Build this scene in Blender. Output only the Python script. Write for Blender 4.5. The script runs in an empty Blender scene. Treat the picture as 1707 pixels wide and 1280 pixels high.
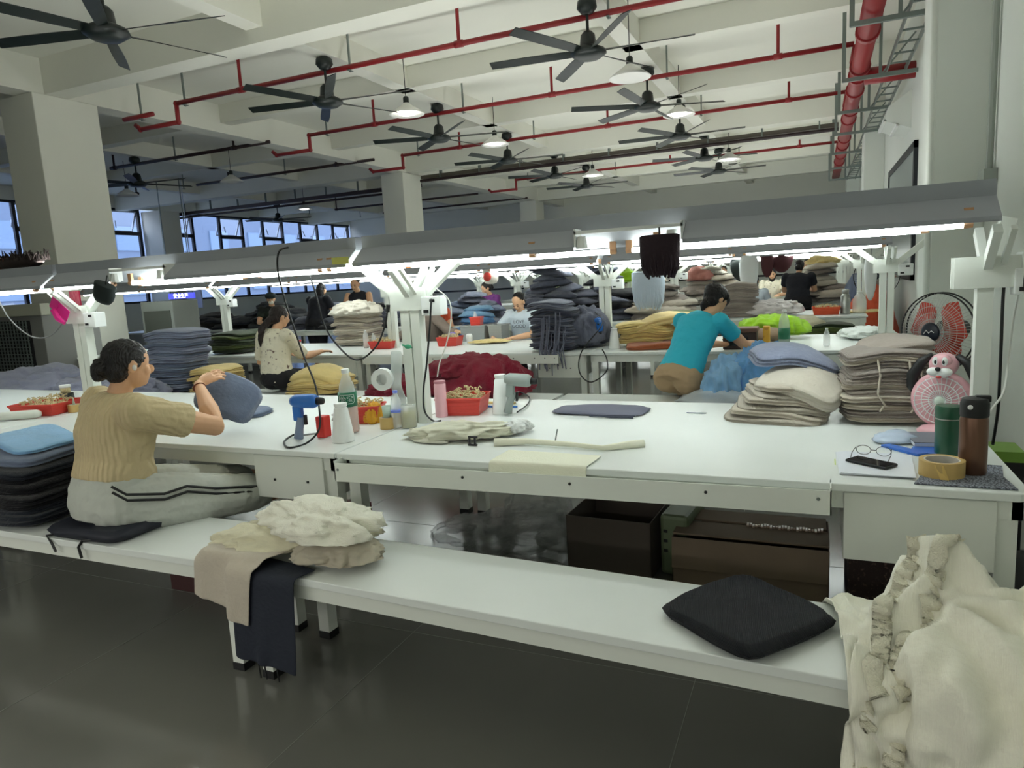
import bpy, bmesh, math, random
import numpy as np
from mathutils import Vector, Matrix, noise
S = bpy.context.scene
col = S.collection
random.seed(7)
# ---------------------------------------------------------------- camera
YAW, PITCH, ROLL, FPX, HC = 0.41685574, 0.15082335, -0.05676479, 1160.74, 1.5
def _cam_matrix():
    f = Vector((-math.sin(YAW)*math.cos(PITCH), math.cos(YAW)*math.cos(PITCH), -math.sin(PITCH)))
    r = Vector((math.cos(YAW), math.sin(YAW), 0)); u = r.cross(f)
    r2 = math.cos(ROLL)*r + math.sin(ROLL)*u; u2 = -math.sin(ROLL)*r + math.cos(ROLL)*u
    return Matrix((r2, u2, -f)).transposed()
CM = _cam_matrix()
cd = bpy.data.cameras.new('camera'); cam = bpy.data.objects.new('camera', cd); col.objects.link(cam)
cam.matrix_world = Matrix.Translation((0, 0, HC)) @ CM.to_4x4()
cd.sensor_width = 36; cd.lens = FPX/1707*36; cd.clip_start = .05; cd.clip_end = 300
S.camera = cam
# ---------------------------------------------------------------- world, exposure
w = bpy.data.worlds.new('world'); S.world = w; w.use_nodes = True
nt = w.node_tree; bg = nt.nodes['Background']
tc = nt.nodes.new('ShaderNodeTexCoord'); sp = nt.nodes.new('ShaderNodeSeparateXYZ'); cr = nt.nodes.new('ShaderNodeValToRGB')
nt.links.new(tc.outputs['Generated'], sp.inputs[0]); nt.links.new(sp.outputs[2], cr.inputs[0]); nt.links.new(cr.outputs[0], bg.inputs[0])
cr.color_ramp.elements[0].position = .0; cr.color_ramp.elements[0].color = (.72, .80, 1, 1)
cr.color_ramp.elements[1].position = .6; cr.color_ramp.elements[1].color = (.50, .66, 1, 1)
bg.inputs[1].default_value = 3.4
S.view_settings.view_transform = 'Standard'; S.view_settings.look = 'None'
S.view_settings.exposure = 0.74; S.view_settings.gamma = 1; S.view_settings.use_curve_mapping = False
TUBE = 13.0          # emission strength of every fluorescent tube
UP = 46  # power of each added ceiling fill light
def area(name, loc, sx, sy, power, color=(1, .97, .92), rot=(0, 0, 0)):
    l = bpy.data.lights.new(name, 'AREA'); l.shape = 'RECTANGLE'; l.size = sx; l.size_y = sy; l.energy = power; l.color = color
    o = bpy.data.objects.new(name, l); o.location = loc; o.rotation_euler = rot; col.objects.link(o); return o
# lamps of the table row behind the camera (outside the view), same fittings as the rows in view
area('tube_light', (-1.2, -1.35, 1.62), 5.0, .06, 28)
area('tube_light', (-4.6, -1.0, 1.62), 4.0, .06, 44)
# fill lights added above each hood row to brighten the ceiling, not a fitting
for _k, _y in enumerate((-1.35, 3.22, 7.1, 11.0, 14.9, 18.8, 22.7)):
    area('ceiling_fill', (-3.3, _y, 1.79), 7.6 if _k > 1 else 8.0, .08, UP, (.98, 1, .955), (math.pi, 0, 0))
# ---------------------------------------------------------------- helpers
def ray(px, py):
    return CM @ Vector(((px-853.5)/FPX, -(py-640)/FPX, -1))
def at(px, py, z=None, y=None, x=None):
    """point of the room seen at a pixel, on the plane x, y or z = const"""
    d = ray(px, py)
    t = (z-HC)/d.z if z is not None else (y/d.y if y is not None else x/d.x)
    return Vector((0, 0, HC)) + d*t
def lin(c):
    return tuple(((v/255)/12.92 if v/255 <= .04045 else ((v/255+.055)/1.055)**2.4) for v in c)
_M = {}
def mat(name, rgb, rough=.6, metal=0, bump=0, bs=40, var=0, vs=6, wave=0, ws=60, wdir='X', spec=.5, alpha=1, trans=0, emit=0, coat=0, sheen=0, rgb2=None, spot=None, thr=.6):
    if name in _M: return _M[name]
    m = bpy.data.materials.new(name); m.use_nodes = True; n = m.node_tree.nodes; L = m.node_tree.links
    b = n['Principled BSDF']; c = lin(rgb)
    b.inputs['Base Color'].default_value = (*c, 1); b.inputs['Roughness'].default_value = rough
    b.inputs['Metallic'].default_value = metal; b.inputs['Specular IOR Level'].default_value = spec
    b.inputs['Alpha'].default_value = alpha; b.inputs['Transmission Weight'].default_value = trans
    b.inputs['Coat Weight'].default_value = coat; b.inputs['Sheen Weight'].default_value = sheen
    if emit: b.inputs['Emission Color'].default_value = (*c, 1); b.inputs['Emission Strength'].default_value = emit
    t = n.new('ShaderNodeTexCoord')
    if var or rgb2:
        no = n.new('ShaderNodeTexNoise'); no.inputs['Scale'].default_value = vs; no.inputs['Detail'].default_value = 4
        L.new(t.outputs['Object'], no.inputs['Vector'])
        r = n.new('ShaderNodeValToRGB'); L.new(no.outputs[0], r.inputs[0])
        if rgb2:
            c2 = lin(rgb2); r.color_ramp.elements[0].position = thr-.05; r.color_ramp.elements[1].position = thr+.05
            r.color_ramp.elements[0].color = (*c, 1); r.color_ramp.elements[1].color = (*c2, 1)
        else:
            r.color_ramp.elements[0].position = .3; r.color_ramp.elements[1].position = .7
            r.color_ramp.elements[0].color = (*[v*(1-var) for v in c], 1); r.color_ramp.elements[1].color = (*[min(1, v*(1+var)) for v in c], 1)
        L.new(r.outputs[0], b.inputs['Base Color'])
    last = None
    if bump:
        no = n.new('ShaderNodeTexNoise'); no.inputs['Scale'].default_value = bs; no.inputs['Detail'].default_value = 5
        L.new(t.outputs['Object'], no.inputs['Vector'])
        bp = n.new('ShaderNodeBump'); bp.inputs['Strength'].default_value = bump; bp.inputs['Distance'].default_value = .01
        L.new(no.outputs[0], bp.inputs['Height']); last = bp
    if wave:
        wv = n.new('ShaderNodeTexWave'); wv.bands_direction = wdir; wv.inputs['Scale'].default_value = ws; wv.inputs['Distortion'].default_value = 1.5
        L.new(t.outputs['Object'], wv.inputs['Vector'])
        bp = n.new('ShaderNodeBump'); bp.inputs['Strength'].default_value = wave; bp.inputs['Distance'].default_value = .004
        L.new(wv.outputs[0], bp.inputs['Height'])
        if last: L.new(last.outputs[0], bp.inputs['Normal'])
        last = bp
    if last: L.new(last.outputs[0], b.inputs['Normal'])
    _M[name] = m; return m
def tag(o, label=None, cat=None, group=None, kind=None):
    if label: o['label'] = label
    if cat: o['category'] = cat
    if group: o['group'] = group
    if kind: o['kind'] = kind
    return o
def thing(name, label, cat, loc=(0, 0, 0), rz=0, group=None):
    o = bpy.data.objects.new(name, None); o.empty_display_size = .05; col.objects.link(o)
    o.location = loc; o.rotation_euler = (0, 0, rz)
    return tag(o, label, cat, group)
def ortho(d):
    d = Vector(d).normalized(); a = Vector((0, 0, 1)) if abs(d.z) < .9 else Vector((1, 0, 0))
    u = d.cross(a).normalized(); return u, u.cross(d).normalized()
class MB:
    def __init__(s): s.v = []; s.f = []
    def add(s, v, f):
        k = len(s.v); s.v += [tuple(q) for q in v]; s.f += [tuple(i+k for i in g) for g in f]; return s
    def box(s, x0, x1, y0, y1, z0, z1, rot=None, piv=None):
        v = [(x, y, z) for z in (z0, z1) for y in (y0, y1) for x in (x0, x1)]
        if rot: 
            p = Vector(piv or ((x0+x1)/2, (y0+y1)/2, (z0+z1)/2)); v = [p+rot @ (Vector(q)-p) for q in v]
        return s.add(v, [(0, 2, 3, 1), (4, 5, 7, 6), (0, 1, 5, 4), (2, 6, 7, 3), (0, 4, 6, 2), (1, 3, 7, 5)])
    def bar(s, a, b, w, h=None, up=(0, 0, 1)):
        a = Vector(a); b = Vector(b); h = h or w; d = (b-a).normalized(); up = Vector(up)
        if abs(d.dot(up)) > .98: up = Vector((0, 1, 0))
        u = d.cross(up).normalized(); n = u.cross(d)
        v = [p+u*sx*w/2+n*sz*h/2 for p in (a, b) for sz in (-1, 1) for sx in (-1, 1)]
        return s.add(v, [(0, 2, 3, 1), (4, 5, 7, 6), (0, 1, 5, 4), (2, 6, 7, 3), (0, 4, 6, 2), (1, 3, 7, 5)])
    def tube(s, pts, r, n=8, cap=True, r2=None):
        pts = [Vector(p) for p in pts]; N = len(pts); V = []; F = []
        rr = r if isinstance(r, (list, tuple)) else [r]*N
        u, _ = ortho(pts[1]-pts[0])
        for i, p in enumerate(pts):
            d = (pts[min(i+1, N-1)]-pts[max(i-1, 0)]).normalized()
            u = (u-d*u.dot(d)).normalized(); q = d.cross(u)
            for k in range(n):
                a = 2*math.pi*k/n; V.append(p+(u*math.cos(a)+q*math.sin(a))*rr[i])
        for i in range(N-1):
            for k in range(n):
                F.append((i*n+k, i*n+(k+1) % n, (i+1)*n+(k+1) % n, (i+1)*n+k))
        if cap: F += [tuple(range(n-1, -1, -1)), tuple(range((N-1)*n, N*n))]
        return s.add(V, F)
    def lathe(s, prof, n=20, c=(0, 0, 0), ax=(0, 0, 1), sx=1, sy=1):
        ax = Vector(ax).normalized(); u, q = ortho(ax); c = Vector(c); V = []; F = []
        if ax.z > .99: u, q = Vector((1, 0, 0)), Vector((0, 1, 0))
        for r, z in prof:
            for k in range(n):
                a = 2*math.pi*k/n; V.append(c+ax*z+u*math.cos(a)*r*sx+q*math.sin(a)*r*sy)
        for i in range(len(prof)-1):
            for k in range(n): F.append((i*n+k, i*n+(k+1) % n, (i+1)*n+(k+1) % n, (i+1)*n+k))
        F += [tuple(range(n-1, -1, -1)), tuple(range((len(prof)-1)*n, len(prof)*n))]
        return s.add(V, F)
    def prism(s, poly, a, b, plane='xz'):
        """closed polygon (2-D) extruded along the missing axis from a to b"""
        def P(p, t): return (p[0], t, p[1]) if plane == 'xz' else ((t, p[0], p[1]) if plane == 'yz' else (p[0], p[1], t))
        n = len(poly); V = [P(p, a) for p in poly]+[P(p, b) for p in poly]
        return s.add(V, [tuple(range(n)), tuple(range(2*n-1, n-1, -1))]+[(i, i+n, (i+1) % n+n, (i+1) % n) for i in range(n)])
    def ell(s, c, r, R=None, n=14, m=8):
        c = Vector(c); V = []; F = []
        for i in range(m+1):
            t = math.pi*i/m
            for k in range(n):
                a = 2*math.pi*k/n; p = Vector((r[0]*math.sin(t)*math.cos(a), r[1]*math.sin(t)*math.sin(a), r[2]*math.cos(t)))
                V.append(c+(R @ p if R else p))
        for i in range(m):
            for k in range(n): F.append((i*n+k, (i+1)*n+k, (i+1)*n+(k+1) % n, i*n+(k+1) % n))
        return s.add(V, F)
    def mesh(s, name):
        me = bpy.data.meshes.new(name); me.from_pydata(s.v, [], s.f)
        bm = bmesh.new(); bm.from_mesh(me); bmesh.ops.remove_doubles(bm, verts=bm.verts, dist=1e-6)
        bmesh.ops.recalc_face_normals(bm, faces=bm.faces); bm.to_mesh(me); bm.free(); return me
    def build(s, name, m, parent=None, smooth=False, bevel=0, loc=None):
        me = s.mesh(name); me.materials.append(m)
        return link(name, me, parent, smooth, bevel, loc)
def link(name, me, parent=None, smooth=False, bevel=0, loc=None):
    o = bpy.data.objects.new(name, me); col.objects.link(o)
    if loc is not None: o.location = loc
    if parent: o.parent = parent
    if smooth: me.polygons.foreach_set('use_smooth', [True]*len(me.polygons))
    if smooth == 2:
        e = o.modifiers.new('edge', 'EDGE_SPLIT'); e.split_angle = math.radians(40)
    if bevel:
        b = o.modifiers.new('bevel', 'BEVEL'); b.width = bevel; b.segments = 2; b.limit_method = 'ANGLE'
    return o
def text_mesh(body, size, m, parent, name='lettering', ext=.001):
    cu = bpy.data.curves.new(name, 'FONT'); cu.body = body; cu.size = size; cu.extrude = ext; cu.align_x = 'CENTER'
    tmp = bpy.data.objects.new(name, cu); col.objects.link(tmp); bpy.context.view_layer.update()
    me = bpy.data.meshes.new_from_object(tmp.evaluated_get(bpy.context.evaluated_depsgraph_get())); bpy.data.objects.remove(tmp); bpy.data.curves.remove(cu)
    me.materials.clear(); me.materials.append(m); return link(name, me, parent)
def copy_tree(o, parent=None):
    c = o.copy(); col.objects.link(c); c.parent = parent
    for k in o.children: copy_tree(k, c)
    return c
def struct(name, mb, m, parent=None, **k):
    o = mb.build(name, m, parent, **k)
    if not parent: o['kind'] = 'structure'
    return o
# ---------------------------------------------------------------- materials of the room
PAINT = mat('white paint', (226, 226, 215), .75, bump=.05, bs=3, var=.03, vs=.6)
PAINTR = mat('wall paint', (216, 221, 214), .7, var=.03, vs=.7)
FLOOR = mat('floor', (104, 104, 98), .16, spec=.8, var=.08, vs=1.2, bump=.02, bs=1.5)
WM = mat('white metal', (226, 230, 222), .42)
TOPM = mat('white laminate', (228, 233, 230), .35, var=.015, vs=3)
GALV = mat('galvanised steel', (128, 138, 134), .45, metal=.6)
GREYH = mat('grey hood steel', (158, 162, 170), .55, metal=.1, var=.03, vs=2)
REDP = mat('red pipe paint', (142, 32, 36), .45)
BLK = mat('black plastic', (18, 20, 22), .5)
BLKM = mat('dark green black enamel', (20, 30, 28), .4)
FRAMEM = mat('black window frame', (22, 26, 34), .5)
EMT = mat('tube glow', (246, 255, 248), .5, emit=TUBE)
CAPM = mat('tube end cap', (196, 150, 110), .5)
CAPW = mat('lamp holder white', (235, 238, 236), .4)
# ---------------------------------------------------------------- room shell
ZC = 5.0; XW = 1.25; YE = 30.0; XL = -21.8
fl = struct('floor', MB().box(XL-.3, XW+.3, -4, YE+.3, -.12, 0), FLOOR)
# tile joints of the floor (1.2 m tiles), thin recessed-looking strips
JM = mat('floor joint', (122, 122, 115), .5)
j = MB()
for k in range(20):
    x = XW-.45-1.2*k; j.box(x, x+.0025, -4, YE, .0002, .0009)
for k in range(29):
    y = -3.6+1.2*k; j.box(XL, XW, y, y+.0025, .0002, .0009)
tag(j.build('tile_joint', JM, fl), kind='stuff')
struct('ceiling', MB().box(XL-.3, XW+.3, -4, YE+.3, ZC, ZC+.15), PAINT)
struct('wall_right', MB().box(XW, XW+.3, -4, YE, 0, ZC), PAINTR)
struct('wall_near', MB().box(XL, XW, -4.3, -4, 0, ZC), PAINTR)
struct('wall_far', MB().box(XL, XW, YE, YE+.3, 0, ZC), PAINT)
for k, y in enumerate((.8, 4.05, 10.55, 13.85, 20.5, 23.8)):
    struct('trim_%d' % (k+1), MB().box(XL, XW, y-.13, y+.13, 4.67, ZC), PAINT)
for k, y in enumerate((7.27, 17.1, 27.0)):
    struct('trim_%d' % (k+7), MB().box(XL, XW, y-.17, y+.17, 4.5, ZC), PAINT)
for k, x in enumerate((-2.47, -6.3, -14.1, -18.0)):
    struct('trim_%d' % (k+10), MB().box(x-.13, x+.13, -4, YE, 4.67, ZC), PAINT)
struct('trim_14', MB().box(-10.65, -10.28, -4, YE, 4.5, ZC), PAINT)
def column(n, x0, x1, y0, y1, m=PAINT):
    o = struct('column_%d' % n, MB().box(x0, x1, y0, y1, 0, 4.5), m, bevel=.012); return o
column(1, -11.0, -10.25, 6.9, 7.9); column(2, -11.0, -10.3, 16.75, 17.7); column(3, -11.0, -10.3, 26.6, 27.5)
column(4, .87, XW, 6.9, 7.7, PAINTR); column(5, .87, XW, 16.75, 17.6, PAINTR); column(6, .87, XW, 26.6, 27.4, PAINTR)
column(7, XL, -20.9, 17.9, 18.75); column(8, XL, -20.9, 6.9, 7.8)
# left wall: sill wall, lintel and the windows between
for nm, a, b, z0, z1 in (('wall_left', -4, YE, 0, 1.35),):
    struct(nm, MB().box(XL-.3, XL, a, b, z0, z1), PAINTR)
struct('trim_15', MB().box(XL-.3, XL, -4, YE, 4.6, ZC), PAINT)
GLASS = mat('window glass', (232, 240, 250), .03, trans=1, spec=.5)
def window(n, y0, y1, z0, z1, sash, panes):
    w_ = struct('window_%d' % n, MB().box(XL-.1, XL-.02, y0, y1, z1-.07, z1).box(XL-.1, XL-.02, y0, y1, z0, z0+.07), FRAMEM)
    edges = []
    y = y0
    for k, wd in enumerate(panes):
        o = MB().box(XL-.1, XL+.0, y-.05, y+.05, z0, z1).build('mullion', FRAMEM, w_)
        if k in sash:
            f = MB().box(XL-.1, XL+.02, y, y+wd, 3.7, 3.82).build('transom', FRAMEM, w_)
            s_ = MB()
            # the opening sash tilts outward at the bottom
            tz = .55
            for yy in (y+.06, y+wd-.08): s_.bar((XL-.06, yy, z1-.1), (XL-.06-tz*.5, yy, 3.86), .05)
            s_.bar((XL-.06, y+.05, z1-.1), (XL-.06, y+wd-.05, z1-.1), .05).bar((XL-.06-tz*.5, y+.05, 3.86), (XL-.06-tz*.5, y+wd-.05, 3.86), .05)
            s_.build('sash', mat('pale sash', (180, 188, 200), .5), w_)
            MB().bar((XL-.04, y+.3, 3.95), (XL-.3, y+.5, 4.2), .03).build('stay', BLK, w_)
        MB().box(XL-.07, XL-.06, y+.05, y+wd-.05, z0+.05, 3.7 if k in sash else z1-.06).build('pane', GLASS, w_)
        y += wd
    MB().box(XL-.1, XL, y-.05, y+.05, z0, z1).build('mullion', FRAMEM, w_)
    return w_
window(1, 7.9, 12.6, 1.35, 4.6, (0, 2), (1.1, 1.3, 1.1, 1.2))
window(2, 12.6, 17.8, 1.35, 4.6, (1, 3), (1.0, 1.4, 1.6, 1.2))
window(3, 18.9, YE, 1.35, 4.6, (0, 2, 4, 6, 8), (1.2, 1.35, 1.2, 1.2, 1.2, 1.2, 1.2, 1.2, 1.2))
struct('wall_sill', MB().box(XL-.3, XL, -4, 7.9, 1.35, 4.6), PAINTR)
cur = MB()
for y in (9, 14, 19.3, 24.5): cur.tube([(XL+.1, y, 4.1), (XL+.1, y+4.6, 4.1)], .02)
# the neighbouring building seen through the panes
BLD = mat('pale facade', (94, 104, 118), .9, var=.10, vs=.15)
bld = thing('building', 'pale blue grey building outside the left windows', 'building', (-46, 22, 0))
MB().box(-3, 3, -26, 40, -6, 12).build('wall', BLD, bld)
for r in range(5):
    for k in range(16):
        MB().box(3, 3.1, -24+k*4-.9, -24+k*4+.9, -4.2+r*3, -2.6+r*3).build('window', mat('far glass', (90, 110, 130), .2), bld)
gr = struct('ground', MB().box(-90, XL-.3, -30, 70, -6.2, -6), mat('yard concrete', (150, 152, 150), .9))
# right wall window and conduit
w_ = struct('window_4', MB().box(XW-.05, XW, 11.3, 15.2, 1.15, 1.25).box(XW-.05, XW, 11.3, 15.2, 2.95, 3.05).box(XW-.05, XW, 11.3, 11.42, 1.15, 3.05).box(XW-.05, XW, 15.1, 15.2, 1.15, 3.05), FRAMEM)
MB().box(XW-.03, XW-.02, 11.4, 15.1, 1.25, 2.95).build('pane', mat('frosted pane', (150, 160, 158), .3), w_)
tag(MB().tube([(XW-.035, 6.62, 4.99), (XW-.035, 6.62, 2.1)], .025).box(XW-.09, XW-.003, 6.5, 6.74, 2.0, 2.12).build('conduit_pipe', mat('grey conduit', (150, 158, 150), .5)), 'grey vertical conduit on the right wall above the near lamp', 'conduit')
tag(MB().tube([(.86, 6.93, 4.5), (.86, 6.93, 0)], .03).build('drain_pipe', PAINTR, smooth=True), 'pale vertical pipe along the edge of the right column', 'pipe')
ac = thing('air_outlet', 'white wedge shaped air outlet high on the right wall', 'vent', (XW, 12.7, 3.6))
MB().prism([(0, -.25), (0, .3), (-.3, .1), (-.36, -.1)], -.5, .5).build('housing', PAINTR, ac)
MB().box(-.37, -.33, -.5, .5, -.12, -.08).box(-.2, -.16, -.5, .5, -.2, -.16).build('louvre', CAPW, ac)
# ---------------------------------------------------------------- ceiling services
def fan(x, y, a, label, dz=0):
    t = thing('ceiling_fan', label, 'fan', (x, y, 4.67-dz), a, 'black six bladed ceiling fans')
    MB().lathe([(.05, 0), (.11, -.03), (.12, -.1), (.07, -.16), (.03, -.17)], 14).build('canopy', BLKM, t, True)
    MB().tube([(0, 0, -.12), (0, 0, -.42)], .018).build('rod', BLKM, t)
    h = MB().lathe([(.05, -.36), (.085, -.40), (.10, -.52), (.12, -.53), (.2, -.57), (.215, -.61), (.14, -.66), (.03, -.67)], 20).build('motor_housing', BLKM, t, True)
    b = MB()
    v = []; n = 7; L0, L1 = .16, 1.22
    for i in range(n):
        s_ = L0+(L1-L0)*i/(n-1); wd = .045+.02*math.sin(i/(n-1)*2.6); z = -.59+.01*i/(n-1)
        v += [(s_, -wd, z-.022), (s_, wd, z+.022), (s_, wd, z+.03), (s_, -wd, z-.014)]
    f = [(0, 1, 2, 3), (4*n-1, 4*n-2, 4*n-3, 4*n-4)]
    for i in range(n-1):
        for k in range(4): f.append((4*i+k, 4*i+4+k, 4*i+4+(k+1) % 4, 4*i+(k+1) % 4))
    b.add(v, f); me = b.mesh('blade'); me.materials.append(BLKM)
    for k in range(6):
        o = link('blade', me, t); o.rotation_euler = (0, 0, k*math.pi/3)
    return t
fans = [(-6.35, 5.1, .26, 'nearest black ceiling fan at the top left before the beam'), (-6.3, 8.42, .18, 'second black fan from left, hung on the left ceiling rib'),
        (-2.5, 8.42, .10, 'large black fan at the top centre right'), (-6.3, 11.6, .3, 'black fan on the left rib by the second red pipe'),
        (-2.5, 11.6, .42, 'black fan on the right rib by the second red pipe'), (-6.3, 14.7, .22, 'third black fan along the left ceiling rib'),
        (-2.5, 14.5, .05, 'third black fan along the right ceiling rib'), (-2.5, 17.75, .3, 'fourth black fan along the right ceiling rib'), (-2.5, 20.45, .0, 'last black fan along the right ceiling rib'),
        (-6.3, 20.5, .1, 'last black fan along the left ceiling rib'), (-6.3, 17.75, .4, 'fourth black fan along the left ceiling rib'),
        (-14.1, 11.6, .2, 'black fan in the dim left bay near the column'), (-18.0, 20.5, .35, 'small far black fan in the left bay before the windows')]
F0 = None
for i, (x, y, a, lb) in enumerate(fans):
    if F0 is None: F0 = fan(x, y, a, lb)
    else:
        c = copy_tree(F0); c.location = (x, y, 4.67); c.rotation_euler = (0, 0, a); c['label'] = lb
def pend(x, y, z, lb, on):
    t = thing('pendant_lamp', lb, 'lamp', (x, y, 0), 0, 'bell shaped pendant lamps')
    MB().tube([(0, 0, 5), (0, 0, z+.12)], .006, 6).build('cord', BLK, t)
    MB().lathe([(.03, z+.15), (.045, z+.13), (.045, z+.04), (.03, z+.03)], 12).build('socket', BLKM, t, True)
    m = mat('lamp shade white', (240, 240, 235), .4, trans=0)
    MB().lathe([(.05, z+.05), (.08, z+.02), (.22, z-.07), (.28, z-.12), (.275, z-.125), (.21, z-.08), (.06, z+.0)], 24).build('shade', m, t, True)
    if on: MB().lathe([(.03, z-.02), (.12, z-.07), (.16, z-.1), (.12, z-.125), (.01, z-.13)], 16).build('diffuser', mat('lamp glow', (255, 250, 240), .5, emit=3), t, True)
for px, py, Y, on, lb in ((1050, 122, 9.6, 0, 'white bell lamp between the two ceiling ribs near the big fan'), (678, 184, 10.0, 1, 'white bell lamp right of the left rib fan'), (1132, 186, 13, 1, 'white bell lamp near the right rib'),
                      (825, 236, 13, 1, 'white bell lamp right of the third row fan'), (988, 289, 17.6, 1, 'white bell lamp before the far beam'), (1215, 262, 17.6, 1, 'white bell lamp by the fourth right fan'),
                      (212, 322, 13, 0, 'dim bell lamp by the left column'), (386, 299, 13.5, 0, 'dim bell lamp in the left bay'), (507, 346, 19, 1, 'lit bell lamp far in the left bay'), (652, 331, 22, 1, 'lit bell lamp near the middle column')):
    p = at(px, py, y=Y); pend(p.x, p.y, p.z+.06, lb, on)
def sprinkler(y, x0, x1, z, spr, hang, label, jog=None, dark=False):
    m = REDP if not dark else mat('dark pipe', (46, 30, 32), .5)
    t = thing('sprinkler_pipe', label, 'pipe', (0, y, 0))
    pts = [(x1, 0, z), (x0, 0, z)]
    if jog: pts += [(x0, 0, z-.28), (x0-.85, 0, z-.28), (x0-.95, 0, z-.2)]
    mb = MB()
    for a, b in zip(pts, pts[1:]): mb.tube([a, b], .035, 10)
    for q in pts[1:-1]: mb.ell(q, (.045, .045, .045), n=10, m=6)
    mb.build('pipe', m, t, True)
    for x in spr:
        o = MB().tube([(x, 0, z), (x, 0, z+.46)], .024).tube([(x, 0, z+.45), (x, 0, z+.5)], [.02, .035]).build('sprinkler', m, t)
        MB().tube([(x-.06, 0, z), (x+.06, 0, z)], .045, 10).build('tee', m, t, True)
    for x in hang:
        MB().box(x-.012, x+.012, -.012, .012, z-.07, 5).box(x-.02, x+.02, -.05, .05, z-.055, z-.045).build('hanger', GALV, t)
    return t
def xs(Y, *P): return [at(a, b, y=Y).x for a, b in P]
sprinkler(8.5, -9.25, .45, 4.5, xs(8.5, (401, 140), (765, 72)), xs(8.5, (307, 160), (583, 108), (1014, 20)), 'red sprinkler pipe nearest the camera, across the ceiling', 1)
sprinkler(11.6, -9.2, .45, 4.5, xs(11.6, (624, 205), (920, 155), (1297, 95)), xs(11.6, (545, 222), (772, 180), (1112, 125)), 'second red sprinkler pipe across the ceiling', 1)
sprinkler(14.7, -9.0, .45, 4.5, xs(14.7, (766, 240), (1013, 205), (1315, 160)), xs(14.7, (697, 255), (890, 225), (1169, 180)), 'third red sprinkler pipe across the ceiling', 1)
sprinkler(20.6, -8.6, .45, 4.5, xs(20.6, (930, 290), (1117, 265), (1333, 240)), xs(20.6, (880, 297), (1026, 278), (1232, 255)), 'far red sprinkler pipe before the end wall', 1)
sprinkler(8.3, -10.2, -9.55, 4.35, (), (-9.8,), 'short red pipe stub beside the left column', dark=False)
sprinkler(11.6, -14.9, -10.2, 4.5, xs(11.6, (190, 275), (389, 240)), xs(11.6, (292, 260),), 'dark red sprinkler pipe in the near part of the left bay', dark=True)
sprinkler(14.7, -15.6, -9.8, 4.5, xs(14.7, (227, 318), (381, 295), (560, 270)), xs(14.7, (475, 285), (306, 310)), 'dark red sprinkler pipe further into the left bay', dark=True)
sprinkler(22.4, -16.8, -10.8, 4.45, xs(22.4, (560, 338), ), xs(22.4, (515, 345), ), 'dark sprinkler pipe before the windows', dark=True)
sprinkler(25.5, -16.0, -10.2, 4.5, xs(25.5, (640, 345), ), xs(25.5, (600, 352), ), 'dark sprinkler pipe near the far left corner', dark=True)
# grey duct run above the third lamp row
t = thing('cable_duct', 'dark grey cable duct crossing the ceiling above the fans', 'duct', (0, 17.6, 4.42))
MB().box(-10.2, .4, -.05, .05, -.04, .05).build('duct', mat('brown grey duct', (92, 86, 76), .6), t)
MB().tube([(-10.2, -.08, -.1), (.4, -.08, -.1)], .04).build('pipe', mat('dark pipe', (46, 30, 32), .5), t)
for k in range(9): MB().box(-9.6+k*1.2, -9.57+k*1.2, -.07, .07, -.12, .58).build('hanger', GALV, t)
t = thing('cable_duct', 'dark cable duct crossing the left bay before the windows', 'duct', (0, 18.9, 4.42))
MB().box(XL+.5, -11, -.06, .06, -.05, .06).tube([(XL+.4, -.1, -.14), (-11, -.1, -.14)], .035).build('duct', mat('dark pipe', (46, 30, 32), .5), t)
for k in range(8): MB().box(-20.8+k*1.25, -20.77+k*1.25, -.03, .03, -.05, .58).build('hanger', GALV, t)
# big red main and its supports
t = thing('fire_main_pipe', 'thick red main pipe running the length of the room along the right', 'pipe', (.53, 0, 4.18))
MB().tube([(0, 2, 0), (0, 26, 0)], .115, 18).build('pipe', REDP, t, True)
for k, y in enumerate((6.2, 9.9, 11.6, 12.1, 13.1, 14.7, 15.6, 17.9, 19, 20.6, 22)):
    MB().tube([(0, y-.05, 0), (0, y+.05, 0)], .14, 18).build('coupling', REDP, t, 2)
for y in (8.5, 11.6, 14.7, 20.6): MB().tube([(-.1, y, .06), (-.06, y, .3)], .04).build('branch_tee', REDP, t, True)
o = text_mesh('喷淋', .13, mat('white stencil paint', (235, 232, 228), .6), t)
o.matrix_local = Matrix.Translation((-.052, 7.75, -.106)) @ Matrix(((0, -.9, -.44), (-1, 0, 0), (0, .44, -.9))).to_4x4()
t = thing('pipe_support', 'grey steel pipe brackets between red main and right wall', 'bracket', (0, 0, 0))
for k, y in enumerate((8.9, 11.5, 13.9, 16.2, 19, 22, 25)):
    MB().bar((.32, y, 4.995), (.32, y, 3.98), .05, .03).bar((.3, y, 4.0), (XW-.01, y, 4.0), .05, .05).bar((.78, y, 4.995), (.78, y, 3.98), .04, .03).bar((.8, y, 4.02), (1.2, y, 4.5), .04, .02).build('bracket', GALV, t)
t = thing('cable_tray', 'grey ladder cable tray beside the thick red main', 'tray', (0, 0, 0))
MB().box(.86, .875, 3, 26, 4.05, 4.13).box(1.1, 1.115, 3, 26, 4.05, 4.13).build('side_rail', GALV, t)
rg = MB().box(.86, 1.11, 0, .03, 4.06, 4.08).mesh('rung'); rg.materials.append(GALV)
for k in range(46): link('rung', rg, t, loc=(0, 3.2+k*.5, 0))
tag(MB().tube([(.6, 11.9, 4.1), (XW, 11.9, 4.1)], .115, 14).build('red_crossing_pipe', REDP, None, True), 'short thick red pipe running into the right wall', 'pipe')
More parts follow.
